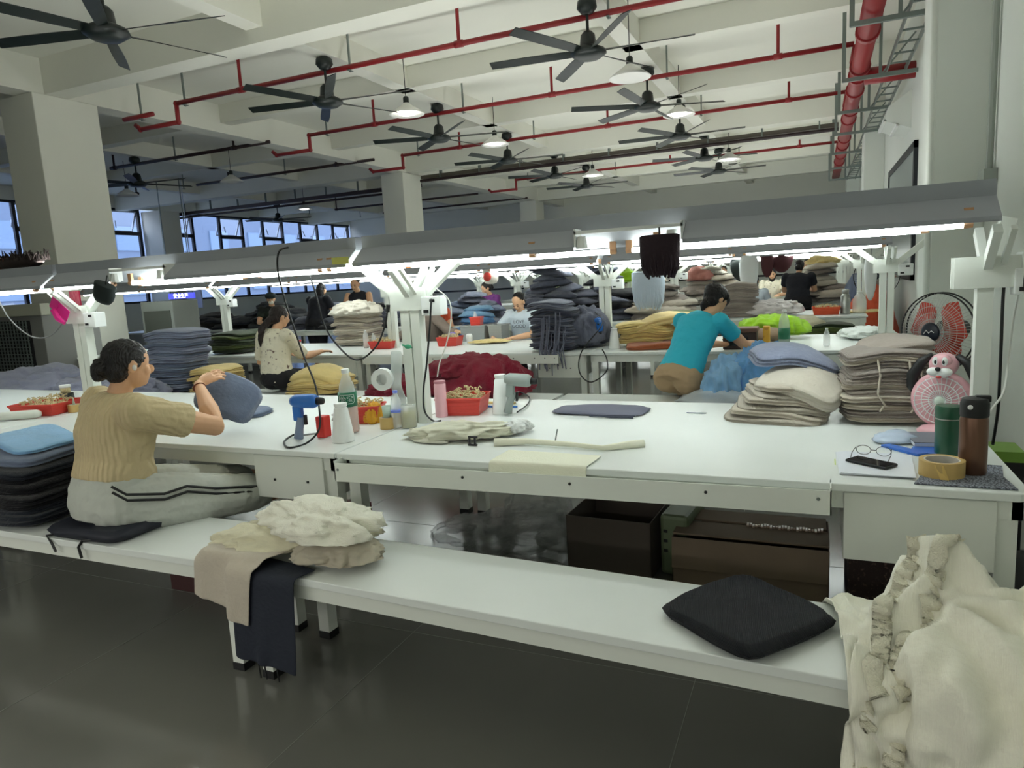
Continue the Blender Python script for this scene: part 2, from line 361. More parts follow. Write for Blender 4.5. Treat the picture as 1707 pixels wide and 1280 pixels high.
# ---------------------------------------------------------------- tables, benches, posts, lamps
ROWS = [2.52, 6.4, 10.3, 14.2, 18.1, 22.0]       # y of the near edge of each table row
UX = [(-9.95, -7.3), (-7.3, -4.67), (-4.66, -2.03), (-2.02, .62)]
TD = 1.42
def rrect(x0, x1, y0, y1, r, corners, n=5):
    """outline with chosen rounded corners (0 = x0y0, 1 = x1y0, 2 = x1y1, 3 = x0y1)"""
    P = []
    for k, (cx_, cy_, a0) in enumerate(((x0+r, y0+r, 180), (x1-r, y0+r, 270), (x1-r, y1-r, 0), (x0+r, y1-r, 90))):
        if k in corners: P += [(cx_+r*math.cos(math.radians(a0+90*i/n)), cy_+r*math.sin(math.radians(a0+90*i/n))) for i in range(n+1)]
        else: P.append(((x0, y0), (x1, y0), (x1, y1), (x0, y1))[k])
    return P
def table(L, end, label, box=0, boxw=.44):
    """work table of length L from its left edge; box = +1 / -1 puts the storage box at the right / left end"""
    t = thing('work_table', label, 'table', (0, 0, 0))
    MB().prism(rrect(0, L, 0, TD, .05, (1, 2) if end else ()), .722, .75, 'xy').build('tabletop', TOPM, t, bevel=.004)
    MB().box(.02, L-.02, .03, .06, .655, .722).box(.02, L-.02, TD-.06, TD-.03, .655, .722).box(.02, .05, .03, TD-.03, .655, .722).box(L-.05, L-.02, .03, TD-.03, .655, .722).build('apron', WM, t)
    for x in (.03, L-.09):
        for y in (.04, TD-.1):
            lg = MB().box(x, x+.06, y, y+.06, .03, .655).build('leg', WM, t)
            MB().box(x-.002, x+.062, y-.002, y+.062, 0, .035).build('foot', BLK, lg)
    for sd in ((0,) if box else ()):
        x0 = L-.09-boxw if box > 0 else .1
        b = MB().box(x0, x0+boxw, .02, .4, .475 if end else .5, .715).build('storage_box', WM, t, bevel=.003)
        for xx in () if end else (.12, boxw-.1): MB().box(x0+xx, x0+xx+.01, .014, .021, .59, .6).build('screw', BLK, b)
    return t
def trough(x0, x1, y, zl, zr, label):
    t = thing('tray_rail', label, 'rail', ((x0+x1)/2, y, 0))
    h = (x1-x0)/2
    for nm, z0, z1, ya, yb in (('lip', -.085, 0, -.004, 0), ('floor_plate', -.085, -.081, 0, .09)):
        v = [(-h, ya, zl+z0), (h, ya, zr+z0), (h, yb, zr+z0), (-h, yb, zl+z0), (-h, ya, zl+z1), (h, ya, zr+z1), (h, yb, zr+z1), (-h, yb, zl+z1)]
        MB().add(v, [(0, 1, 2, 3), (4, 7, 6, 5), (0, 4, 5, 1), (1, 5, 6, 2), (2, 6, 7, 3), (3, 7, 4, 0)]).build(nm, WM, t)
    MB().box(-h, -h+.004, -.004, .09, zl-.085, zl+.01).box(h-.004, h, -.004, .09, zr-.085, zr+.01).build('end_plate', WM, t)
    for xx in (-h+.02, -h*.36, .1, h*.6, h-.04):
        zz = zl+(zr-zl)*(xx+h)/(2*h)-.03
        MB().tube([(xx, -.004, zz), (xx, -.007, zz)], .006, 8).build('screw', GALV if abs(xx) > h*.7 else BLK, t)
    return t
def bench(L, label, W=.42, H=.46):
    t = thing('bench', label, 'bench')
    MB().box(0, L, 0, W, H-.03, H).build('seat_board', TOPM, t, bevel=.003)
    MB().box(.02, L-.02, .012, .042, H-.085, H-.03).box(.02, L-.02, W-.042, W-.012, H-.085, H-.03).build('rail', WM, t)
    for x in (.03, L-.09):
        for y in (.02, W-.075):
            lg = MB().box(x, x+.055, y, y+.055, .03, H-.085).build('leg', WM, t)
            MB().box(x-.002, x+.057, y-.002, y+.057, 0, .032).build('foot', BLK, lg)
    return t
def post(label, double=True, single_side=0, zb=.75, H=1.58, arms=True):
    """lamp post on the table spine: posts, yoke plate, splayed arms, socket box"""
    t = thing('lamp_post', label, 'post')
    xs_ = (-.058, .004) if double else (-.03,)
    for x in xs_:
        MB().box(x, x+.054, -.03, .03, zb, 1.42).build('upright', WM, t)
    MB().box(-.11, .11, -.038, -.03, 1.36, 1.48).box(-.11, .11, .03, .038, 1.36, 1.48).build('yoke_plate', WM, t)
    for sx in (-1, 1) if double else (.22,):
        MB().bar((sx*.05, 0, 1.42), (sx*.3, 0, H+.04), .05, .05, (0, 1, 0)).build('arm', WM, t)
    for sy in (-1, 1):
        MB().bar((0, sy*.02, 1.44), (0, sy*.17, H), .04, .03, (1, 0, 0)).bar((.05, sy*.02, 1.44), (.05, sy*.17, H), .02, .02, (1, 0, 0)).build('strut', WM, t)
    sbx = MB().box(.085, .2, -.05, .03, 1.33, 1.43).build('socket_box', CAPW, t, bevel=.005)
    MB().box(.1, .13, -.053, -.05, 1.345, 1.36).build('socket_hole', BLK, sbx); MB().box(.14, .17, -.053, -.05, 1.4, 1.415).build('socket_hole', BLK, sbx)
    return t
TUBER = .013
def hood(L, label, tubes, wings=True, gap=()):
    """lamp hood: ridge channel, two sloping wings, fluorescent tubes below; x from 0 to L, ridge at y = 0"""
    t = thing('lamp_hood', label, 'lamp')
    MB().box(0, L, -.1, .06, 1.69, 1.76).build('ridge_channel', GREYH, t)
    MB().add([(0, .06, 1.70), (L, .06, 1.70), (L, .2, 1.625), (0, .2, 1.625), (0, .06, 1.695), (L, .06, 1.695), (L, .2, 1.62), (0, .2, 1.62)], [(0, 1, 2, 3), (4, 7, 6, 5), (0, 4, 5, 1), (1, 5, 6, 2), (2, 6, 7, 3), (3, 7, 4, 0)]).build('far_wing', GREYH, t)
    segs = []; x = 0
    for a, b in gap: segs.append((x, a)); x = b
    segs.append((x, L))
    for a, b in segs:
        if b-a < .02: continue
        MB().prism([(-.1, 1.70), (-.2, 1.622), (-.2, 1.604), (-.197, 1.604), (-.196, 1.618), (-.1, 1.693)], a, b, 'yz').build('near_wing', GREYH, t)
    for a, b in gap:
        MB().box(a, b, -.19, -.18, 1.675, 1.69).box(a, a+.008, -.19, -.1, 1.62, 1.7).box(b-.008, b, -.19, -.1, 1.62, 1.7).build('bridge_rail', CAPW, t)
        for xx in (a+.03, b-.05):
            MB().lathe([(.02, 0), (.028, -.05), (.03, -.052)], 8, (xx, -.17, 1.665)).build('clamp', CAPW, t)
    for a, b, y in tubes:
        o = MB().tube([(a+.03, y, 1.6), (b-.03, y, 1.6)], TUBER, 8).build('tube', EMT, t, True)
        for q0, q1 in ((a, a+.03), (b-.03, b)): MB().tube([(q0, y, 1.6), (q1, y, 1.6)], .0135, 8).box(q0, q1, y-.008, y+.008, 1.6, 1.66).build('tube_holder', CAPM, t)
    return t
# first row: in full
ty = ROWS[0]
tn = ['white work table on the far left with the red yarn basket', 'white work table the seated woman in beige works at', 'white work table in front with papers and pink fan at its right end']
TT = {}
for i, (a, b) in enumerate(UX[1:]):
    o = table(b-a, i == 2, tn[i], 1, .44 if i == 2 else .42); o.location = (a, ty, 0); TT[i] = o
trough(-1.99, .05, ty-.055, .722, .74, 'pale metal tray rail under the front edge of the nearest table')
trough(-4.5, -2.7, ty+TD+.004, .73, .73, 'tray rail along the far edge of the beige woman\'s table')
bb = bench(2.6, 'white bench the woman in beige sits on'); bb.location = (-4.66, 1.9, 0)
bb = bench(2.56, 'empty white bench in front with the black mesh cushion'); bb.location = (-2.02, 1.895, 0); bb.rotation_euler = (0, 0, math.radians(-2.9))
bb = bench(2.6, 'white bench on the far left, mostly out of view'); bb.location = (-7.3, 1.9, 0)
PY = ty+.7
def place(o, x, y, z=0): o.location = (x, y, z); return o
place(post('white double lamp post in the middle of the nearest tables'), -1.985, PY)
place(post('white lamp post at the left with pink ribbon tied round its arm'), -4.62, PY)
o = place(post('white lamp post at the right end beside the large red fan', double=False), .595, PY)
GX = lambda px, py: at(px, py, y=PY-.2).x
h1 = hood(2.8, 'lamp hood over the right half of the nearest tables', [(-.25+.0, 1.0, -.155), (1.55, 2.72, -.155), (.1, 1.3, .155), (1.35, 2.62, .155)], gap=((1.2, 1.68),)); h1.location = (-2.2, PY, 0)
h2 = hood(2.42, 'lamp hood above the woman in beige with a cable looped over it', [(.02, .62, -.155), (.75, 2.3, -.155), (.45, 1.4, .155), (1.5, 2.6, .155)], gap=((.62, 1.1),)); h2.location = (-4.66, PY, 0)
h3 = hood(2.6, 'lamp hood at the far left with dark yarn lying on top', [(.1, 1.2, -.155), (1.3, 2.5, -.155), (.4, 2.2, .155)]); h3.location = (-7.3, PY, 0)
# following rows: copies
PT = post('x'); HD = hood(2.58, 'x', [(.05, 1.25, -.155), (1.35, 2.53, -.155), (.05, 1.25, .155), (1.35, 2.53, .155)]); TB = table(2.64, False, 'x', 1, .44); TBE = table(2.64, True, 'x', 1, .44); BN = bench(2.6, 'x')
rn = ['second', 'third', 'fourth', 'fifth', 'sixth']
un = ['far left end', 'left part', 'middle part', 'right end']
TOPY = {}
for r, y0 in enumerate(ROWS[1:]):
    far = r >= 2
    for i, (a, b) in enumerate(UX):
        if r == 0 and i == 0: pass
        src = TBE if i == 3 else TB
        o = copy_tree(src) ; place(o, a, y0); o['label'] = 'white work table, %s of the %s table row' % (un[i], rn[r])
        o = copy_tree(HD); place(o, a+.03, y0+.7); o['label'] = 'lamp hood over the %s of the %s table row' % (un[i], rn[r]); 
        if far: o['group'] = 'lamp hoods over the far table rows'
        o = copy_tree(PT); place(o, b-(.05 if i == 3 else -.005), y0+.7); o['label'] = 'white lamp post at the %s of the %s table row' % (un[i], rn[r])
        if not far or i == 3:
            o = copy_tree(BN); place(o, a, y0-1.05 if r == 0 else y0-.6); o['label'] = 'white bench before the %s of the %s table row' % (un[i], rn[r])
    if r: pass
for o in (PT, HD, TB, TBE, BN):
    for c in list(o.children_recursive)+[o]: bpy.data.objects.remove(c)
trough(-4.6, -3.0, ROWS[1]-.055, .735, .735, 'tray rail under the near edge of the second row left')
trough(-3.0, -2.3, ROWS[1]-.055, .735, .735, 'short tray rail in front of the girl in the white shirt')
# ---------------------------------------------------------------- cloth
def vn(p, s, seed=0.):
    return noise.noise(Vector(p)*s+Vector((seed*7.3, seed*3.1, seed*5.7)))
_FM = {}
def fold_mesh(w, d, h, seed, layers=2, droop=.012, n=48, e=4.6, low=None):
    """one folded garment lying flat: rounded outline, rolled folds at the rim, soft wavy top"""
    key = (round(w, 3), round(d, 3), round(h, 3), seed, layers, round(droop, 3))
    if key in _FM: return _FM[key].copy()
    V = []; F = []; nz = 4*layers
    def out(a, k):
        c, s_ = math.cos(a), math.sin(a)
        r = (abs(c)**e+abs(s_)**e)**(-1/e)
        return Vector((c*r*w/2*k, s_*r*d/2*k, 0))
    def zoff(p, f):
        q = (2*p.x/w)**2*.75+(2*p.y/d)**2*.3
        return (-droop*q+vn(p, 4, seed)*.016+vn(p, 11, seed+3)*.006)*f
    rings = [(.25, h), (.6, h), (.88, h)]
    for j in range(nz+1):
        t = 1-j/nz; ins = 1-.012*2/d*abs(math.cos(math.pi*layers*t))**1.2
        if j in (0, nz): ins -= .012
        rings.append((ins, h*t))
    rings.append((.6, 0))
    for i, (k, z) in enumerate(rings):
        for a in range(n):
            an = 2*math.pi*a/n; p = out(an, k)
            if k > .9: p = p*(1+.035*vn((math.cos(an)*1.6, math.sin(an)*1.6, z*45), 1, seed))
            zz = z+zoff(p, 1 if droop > .02 or z > h*.5 else .35)
            V.append((p.x, p.y, zz))
    for i in range(len(rings)-1):
        for a in range(n): F.append((i*n+a, (i+1)*n+a, (i+1)*n+(a+1) % n, i*n+(a+1) % n))
    F.append(tuple(range(n))); F.append(tuple(range(len(rings)*n-1, (len(rings)-1)*n-1, -1)))
    mb = MB(); mb.add(V, F); me = mb.mesh('folded'); _FM[key] = me
    me.polygons.foreach_set('use_smooth', [True]*len(me.polygons)); return me.copy()
def ridge(q): return 1-2.2*abs(noise.noise(q))
def crumple_mesh(seed, flat=.5, sub=4, amp=.30, fr=1.5):
    """crumpled cloth lump with long ridges and creases"""
    bm = bmesh.new(); bmesh.ops.create_icosphere(bm, subdivisions=sub, radius=1)
    of = Vector((seed*2.3, seed*1.1, seed*.7)); hi = sub > 3
    for v in bm.verts:
        p = v.co.copy(); g = Vector((p.x, p.y, p.z*flat*.8))
        w_ = Vector((noise.noise(g*1.2+of), noise.noise(g*1.2+of*2), noise.noise(g*1.2-of)))*.7
        q = g+w_
        r = 1+amp*.9*ridge(q*fr*1.0+of)-amp*.35+amp*.45*ridge(q*fr*2.2-of)+amp*.7*noise.noise(g*1.1+of)
        if hi: r += amp*.20*ridge(q*fr*5+of)
        v.co = p*r
        v.co.z = v.co.z*flat if v.co.z > 0 else v.co.z*.15
        v.co.z += .15*flat
    me = bpy.data.meshes.new('crumple'); bm.to_mesh(me); bm.free()
    me.polygons.foreach_set('use_smooth', [True]*len(me.polygons)); return me
CR = [crumple_mesh(k, .6, 3) for k in range(6)]
CRH = [crumple_mesh(k+10, .55, 5, .26, 1.7) for k in range(4)]
def knit(name, rgb, var=.10, ws=70, wave=.5, **k): return mat('knit '+name, rgb, .9, bump=.5, bs=45, var=var, vs=7, wave=wave, ws=ws, spec=.15, sheen=.25, **k)
def garment(name, me, m, loc, rz, sc, label, cat, group=None, tilt=(0, 0)):
    me = me if me.materials and me.materials[0] == m else me.copy()
    if not me.materials: me.materials.append(m)
    else: me.materials[0] = m
    o = bpy.data.objects.new(name, me); col.objects.link(o)
    o.location = loc; o.rotation_euler = (tilt[0], tilt[1], rz); o.scale = sc
    return tag(o, label, cat, group)
ORD = ['topmost', 'second from the top', 'third from the top', 'fourth from the top', 'fifth from the top', 'sixth from the top', 'seventh from the top', 'eighth from the top', 'ninth from the top']
BOT = ['lowest', 'second from the bottom', 'third from the bottom', 'fourth from the bottom', 'fifth from the bottom', 'sixth from the bottom', 'seventh from the bottom', 'eighth from the bottom']
def stack(x, y, z, n, w, d, h, mats, label, group, rz=0, jit=.02, seed=1, cat='garment', lean=(0, 0), name='folded_sweater', layers=2, droop=.05, grow=0, bow=0, top=False):
    """n folded garments one on the other, each an object of its own"""
    rng = random.Random(seed); ms = {}
    out = []
    for i in range(n):
        t = i/max(1, n-1); lv = min(2, int(t*3)); m = mats[rng.randrange(len(mats))]; k = rng.randrange(2); key = (m.name, lv, k)
        if key not in ms:
            me = fold_mesh(w, d, h*1.02, seed*5+k, layers, (.004, droop*.5, droop)[lv]); me.materials.append(m); ms[key] = me
        o = bpy.data.objects.new(name, ms[key]); col.objects.link(o)
        bx = bow*math.sin(math.pi*t)
        o.location = (x+lean[0]*t+bx+rng.uniform(-jit, jit), y+lean[1]*t+rng.uniform(-jit, jit), z+i*h*.97+(.014 if i == 0 else .014))
        s_ = 1+grow*t+rng.uniform(-.06, .06); o.scale = (s_, s_, 1)
        o.rotation_euler = (rng.uniform(-.02, .02), rng.uniform(-.03, .03), rz+rng.uniform(-.09, .09))
        q = n-1-i+(1 if top else 0)
        od = ORD[q] if q < len(ORD) and q <= i+1 else BOT[min(i, 7)]
        tag(o, label+', '+od, cat, group); out.append(o)
    return out
def heap(x, y, z, rx, ry, H, n, mats, label, group, seed=1, size=.22, cat='garment', name='crumpled_sweater'):
    """loose pile: layers of crumpled garments side by side, fewer towards the top"""
    rng = random.Random(seed); ms = {}; th = size*.36; nl = max(2, int(H/th)); st = size*1.75
    for l in range(nl):
        t = l/max(1, nl-1); k = (1-.62*t**1.5)
        nx = max(1, round(2*rx*k/st)); ny = max(1, round(2*ry*k/st)+(1 if l < nl*.5 and ry > .3 else 0))
        for i in range(nx):
            for j in range(ny):
                m = mats[rng.randrange(len(mats))]; v = rng.randrange(6); key = (m.name, v)
                if key not in ms:
                    me = CR[v].copy(); me.materials.append(m); ms[key] = me
                o = bpy.data.objects.new(name, ms[key]); col.objects.link(o)
                s_ = size*rng.uniform(.88, 1.12)
                o.scale = (s_*1.05, s_*.9, s_*.55)
                o.location = (x+(i-(nx-1)/2)*st+rng.uniform(-.2, .2)*size, y+(j-(ny-1)/2)*st*.8+rng.uniform(-.2, .2)*size, z-.02+l*th)
                o.rotation_euler = (rng.uniform(-.12, .12), rng.uniform(-.12, .12), rng.uniform(0, 6.28))
                tag(o, label+(', lowest layer', ', lower half', ', upper half', ', near the top')[min(3, int(t*4))], cat, group)
def sim_cloth(name, P0, L, boxes, ells, steps, m, parent=None, ground=.004, g=9.8, dt=.012, iters=7, th=.012, thick=.006, keep=False, sub=1, damp=.98):
    """verlet cloth dropped on boxes and ellipsoids; P0 is an (n, m, 3) grid, L its rest spacing"""
    X = P0.astype(float).copy(); Xp = X.copy(); n, mm = X.shape[:2]
    LS = [(slice(0, None), slice(0, -1), slice(0, None), slice(1, None), L, 1.), (slice(0, -1), slice(0, None), slice(1, None), slice(0, None), L, 1.),
          (slice(0, -1), slice(0, -1), slice(1, None), slice(1, None), L*1.414, .5), (slice(0, -1), slice(1, None), slice(1, None), slice(0, -1), L*1.414, .5),
          (slice(0, None), slice(0, -2), slice(0, None), slice(2, None), 2*L, .12), (slice(0, -2), slice(0, None), slice(2, None), slice(0, None), 2*L, .12)]
    for s_ in range(steps):
        V = (X-Xp)*damp; Xp = X.copy(); X = X+V; X[..., 2] -= g*dt*dt
        for it in range(iters):
            for a, b, c, d, r, st in LS:
                A = X[a, b]; B = X[c, d]; D = B-A; l = np.linalg.norm(D, axis=2, keepdims=True)+1e-9
                q = D*(1-r/l)*.5*st*.55
                X[a, b] += q; X[c, d] -= q
            hit = np.zeros(X.shape[:2], bool)
            for (x0, x1, y0, y1, z0, z1) in boxes:
                lo = np.array((x0-th, y0-th, z0-th)); hi = np.array((x1+th, y1+th, z1+th))
                ins = np.all((X > lo) & (X < hi), axis=2)
                if ins.any():
                    Q = X[ins]; d = np.concatenate([Q-lo, hi-Q], 1); d[:, 2] += 10; k = d.argmin(1); r_ = np.arange(len(Q))
                    ax = k % 3; Q[r_, ax] = np.where(k < 3, lo[ax], hi[ax]); X[ins] = Q; hit |= ins
            for c, r in ells:
                Q = (X-np.array(c))/(np.array(r)+th); l = np.linalg.norm(Q, axis=2); ins = l < 1
                if ins.any(): X[ins] = (Q[ins]/l[ins][:, None])*(np.array(r)+th)+np.array(c); hit |= ins
            lo = X[..., 2] < ground+th; X[..., 2][lo] = ground+th; hit |= lo
        Xp[hit] += (X-Xp)[hit]*.93
    if keep: return X
    return grid_obj(name, X, m, parent, thick, sub)
def grid_obj(name, X, m, parent=None, thick=.006, sub=1):
    n, mm = X.shape[:2]
    me = bpy.data.meshes.new(name); V = [tuple(p) for p in X.reshape(-1, 3)]
    F = [(i*mm+k, i*mm+k+1, (i+1)*mm+k+1, (i+1)*mm+k) for i in range(n-1) for k in range(mm-1)]
    me.from_pydata(V, [], F); me.materials.append(m)
    o = link(name, me, parent, True)
    s_ = o.modifiers.new('thickness', 'SOLIDIFY'); s_.thickness = thick; s_.offset = 0
    if sub: b = o.modifiers.new('smooth', 'SUBSURF'); b.levels = sub; b.render_levels = sub
    return o
def sheet(nx, ny, L, c, comp=1., rz=0, wav=.03, seed=1):
    """start grid centred at c, squeezed by comp so that it buckles into folds"""
    rng = np.random.RandomState(seed)
    u = (np.arange(nx)-(nx-1)/2)*L*comp; v = (np.arange(ny)-(ny-1)/2)*L*comp
    U, Vv = np.meshgrid(u, v, indexing='ij'); Z = np.zeros_like(U)
    for k in range(7):
        a = rng.uniform(0, 6.28); f = rng.uniform(9, 26); Z += wav/2*np.sin(f*(U*math.cos(a)+Vv*math.sin(a))+rng.uniform(0, 6))
    P = np.stack([c[0]+U*math.cos(rz)-Vv*math.sin(rz), c[1]+U*math.sin(rz)+Vv*math.cos(rz), c[2]+Z], 2)
    return P
WHITEK = knit('white', (246, 244, 228), .03, 90, .25)
CREAMK = knit('cream', (236, 230, 200), .05, 80, .35)
BEIGEK = knit('beige', (200, 190, 174), .06, 80, .4)
TAUPEK = knit('taupe', (176, 165, 155), .08, 80, .5)
TAUPE2 = knit('taupe dark', (154, 144, 136), .08, 80, .5)
BLUEG = knit('blue grey', (136, 144, 168), .08, 80, .4)
BLUEG2 = knit('grey blue', (110, 122, 146), .10, 80, .4)
DARKN = knit('dark navy', (30, 36, 46), .15, 80, .4)
DARKG = knit('charcoal', (76, 80, 96), .15, 80, .4)
CHARG = knit('slate', (106, 110, 128), .15, 60, .5)
LILAC = knit('lilac grey', (152, 156, 178), .05, 80, .3)
REDK = knit('crimson', (158, 26, 58), .08, 30, .8)
YELK = knit('yellow', (244, 220, 150), .08, 60, .4)
YELD = knit('mustard', (222, 196, 128), .08, 60, .4)
SKYK = knit('sky blue', (112, 168, 222), .10, 60, .4)
SKY2 = knit('light sky blue', (146, 194, 236), .08, 60, .4)
LIME = knit('lime', (150, 196, 40), .10, 60, .4)
OLIV = knit('olive', (90, 104, 56), .15, 60, .4)
OLIVD = knit('dark olive', (44, 56, 32), .2, 60, .4)
BLKK = knit('black', (18, 19, 24), .1, 60, .3)
RUST = knit('rust', (164, 92, 58), .08, 60, .4)
ORNG = knit('orange', (214, 92, 60), .08, 60, .4)
PALEP = knit('pale print', (214, 210, 196), .05, rgb2=(120, 112, 108), thr=.62)
# --- white garment heaped over the right end of the front bench
BF = [(-2.0, .55, 1.77, 2.22, .0, .46)]
t = thing('white_garment', 'white garment with lace trim heaped over the right end of the front bench', 'garment')
def wrinkle(X, amp, fr, seed=0, up=.5):
    """crease a settled cloth along its normals with ridged folds"""
    du = np.gradient(X, axis=0); dv = np.gradient(X, axis=1); N = np.cross(du, dv); N /= np.linalg.norm(N, axis=2, keepdims=True)+1e-9
    if N[..., 2].mean() < 0: N = -N
    n_, m_ = X.shape[:2]; D = np.zeros((n_, m_))
    for i in range(n_):
        for j in range(m_):
            q = Vector((i/n_*fr+seed, j/m_*fr*.8, seed*1.7)); w_ = noise.noise(q*.8)*1.3
            q2 = Vector((q.x+w_, q.y-w_, q.z)); D[i, j] = max(0, ridge(q2))**1.5+.45*max(0, ridge(q2*2.3))-.3
    return X+N*(D*amp)[..., None]
WB = [((.33, 2.08, .45), (.14, .17, .20)), ((.56, 1.88, .42), (.19, .18, .18)), ((.38, 1.84, .44), (.14, .10, .10))]
X = sim_cloth('x', sheet(54, 56, .020, (.42, 1.93, .85), .80, .2, .05, 3), .019, BF, WB, 150, WHITEK, keep=True)
grid_obj('cloth', wrinkle(X, .055, 8, 2), WHITEK, t, .007)
X2 = sim_cloth('x', sheet(46, 42, .018, (.42, 1.82, .95), .72, -.5, .05, 8), .018, BF, [(c, (r[0]+.05, r[1]+.05, r[2]+.05)) for c, r in WB], 140, CREAMK, keep=True)
X2 = wrinkle(X2, .075, 7, 5)
grid_obj('upper_layer', X2, WHITEK, t, .006)
X3 = sim_cloth('x', sheet(30, 26, .018, (.62, 1.70, 1.0), .7, .7, .05, 9), .018, BF, [(c, (r[0]+.10, r[1]+.10, r[2]+.09)) for c, r in WB], 140, CREAMK, keep=True)
grid_obj('inner_layer', wrinkle(X3, .07, 5, 9), WHITEK, t, .006)
LACE = mat('lace', (244, 240, 218), .85, bump=.9, bs=220)
def ruffle(row, amp, m, parent, w=.045, seed=0):
    P = [Vector(p) for p in row]; V = []; F = []
    N = (len(P)-1)*4
    for i in range(N+1):
        a = i/4; k = min(int(a), len(P)-2); p = P[k].lerp(P[k+1], a-k); d = (P[k+1]-P[k]).normalized(); s_ = d.cross(Vector((0, 0, 1)))
        s_ = s_.normalized() if s_.length > .01 else Vector((1, 0, 0))
        up = s_.cross(d).normalized()
        for q in range(4):
            o = s_*((q-1.5)*w/3)+up*(amp*math.sin(i*1.1+q*.8)*(q/3+.2)+.012)+d*amp*.5*math.cos(i*1.7+q)
            V.append(p+o)
    for i in range(N):
        for q in range(3): F.append((i*4+q, i*4+q+1, i*4+q+5, i*4+q+4))
    me = bpy.data.meshes.new('lace_trim'); me.from_pydata([tuple(v) for v in V], [], F); me.materials.append(m)
    o = link('lace_trim', me, parent, True); s2 = o.modifiers.new('thickness', 'SOLIDIFY'); s2.thickness = .002
    return o
ruffle(X2[3], .012, LACE, t); ruffle(X2[7], .012, LACE, t); ruffle(X2[:, 4], .010, LACE, t)
# --- garments over the seam of the two benches
SB = [(-4.6, -2.06, 1.9, 2.32, 0, .46), (-2.02, .5, 1.85, 2.3, 0, .46)]
o = sim_cloth('navy_garment', sheet(24, 18, .019, (-1.86, 1.96, .56), .85, 1.35, .02, 5), .019, SB, [], 150, mat('navy cloth', (28, 34, 48), .8, bump=.3, bs=60))
tag(o, 'dark navy garment hanging off the front edge of the bench', 'garment')
o = sim_cloth('beige_garment', sheet(30, 20, .019, (-2.03, 2.0, .64), .9, 1.2, .02, 9), .019, SB+[(-2.2, -1.8, 1.9, 2.2, .4, .49)], [], 150, BEIGEK, th=.026)
tag(o, 'beige knitted garment draped over the bench edge on top of the navy one', 'garment')
garment('cream_garment', CRH[1], CREAMK, (-1.93, 2.12, .50), .3, (.30, .15, .11), 'cream garment crumpled on the bench, lower one by the beige garment', 'garment')
garment('cream_garment', CRH[0], WHITEK, (-1.82, 2.14, .57), -.35, (.30, .16, .12), 'cream garment crumpled on the bench, topmost of the little heap', 'garment')
garment('cream_garment', CRH[2], knit('ivory', (222, 212, 190), .04), (-1.68, 2.05, .49), .1, (.16, .12, .10), 'ivory garment end sticking out at the right of the bench heap', 'garment')
t = thing('drawstring_bundle', 'thin dark drawstrings hanging down the bench legs', 'cord', (0, 0, 0))
for dx in (0, .03, .09): MB().tube([(-1.97+dx, 1.868, .4), (-1.965+dx, 1.862, .2), (-1.955+dx, 1.866, .03)], .003, 6).build('string', BLK, t)
# --- black mesh cushion
def cushion(w, d, h, m, name='cushion', parent=None):
    me = fold_mesh(w, d, h, 77, 1, .004, 48, 7); me.materials.append(m)
    return link(name, me, parent, True)
MESHM = mat('black spacer mesh', (22, 24, 34), .65, spec=.4, wave=1, ws=90, wdir='DIAGONAL')
o = cushion(.38, .38, .042, MESHM, 'seat_cushion'); tag(o, 'black honeycomb mesh seat cushion lying askew on the front bench', 'cushion')
o.location = (-.185, 2.02, .466); o.rotation_euler = (0, 0, math.radians(-38))
# --- seated woman's cushion with tie bands
t = thing('seat_cushion', 'navy seat cushion under the woman in beige with tie bands', 'cushion', (-2.98, 2.1, .465))
c_ = cushion(.50, .40, .05, mat('navy cushion', (22, 26, 40), .6), 'pad', t)
MB().tube([(-.14, -.16, .01), (-.2, -.2, .004), (-.15, -.213, -.02), (-.13, -.213, -.06)], .006, 6).build('tie_band', BLK, t)
MB().tube([(.1, -.18, .01), (.04, -.2, .004), (.03, -.213, -.02), (.04, -.213, -.07)], .006, 6).build('tie_band', BLK, t)
# --- dark stack at the left edge of the front bench
stack(-3.62, 2.1, .46, 9, .62, .44, .036, (DARKN, BLKK), 'dark navy folded sweater stacked beside the seated woman', 'dark navy sweaters beside the seated woman', seed=4, jit=.02)
garment('folded_sweater', fold_mesh(.58, .42, .04, 91), BLUEG2, (-3.62, 2.1, .79), .1, (1, 1, 1), 'blue grey sweater on top of the dark navy stack', 'garment', tilt=(.05, .1))
garment('folded_sweater', fold_mesh(.40, .30, .03, 92), SKY2, (-3.56, 2.14, .835), -.2, (1, 1, 1), 'light blue sweater lying topmost on the dark navy stack', 'garment', tilt=(.05, .12))
rng = random.Random(3)
for i in range(16):
    x = -3.88+i*.012+rng.uniform(-.01, .01); z1 = rng.uniform(.12, .45)
    o = MB().tube([(x, 1.93, .77), (x+.01, 1.865, .66), (x-.01, 1.855, .45), (x, 1.86, z1)], .006, 6).build('dangling_string', DARKN)
    tag(o, 'dark drawstring hanging from the navy sweater stack at the left', 'string', 'drawstrings hanging from the navy stack')
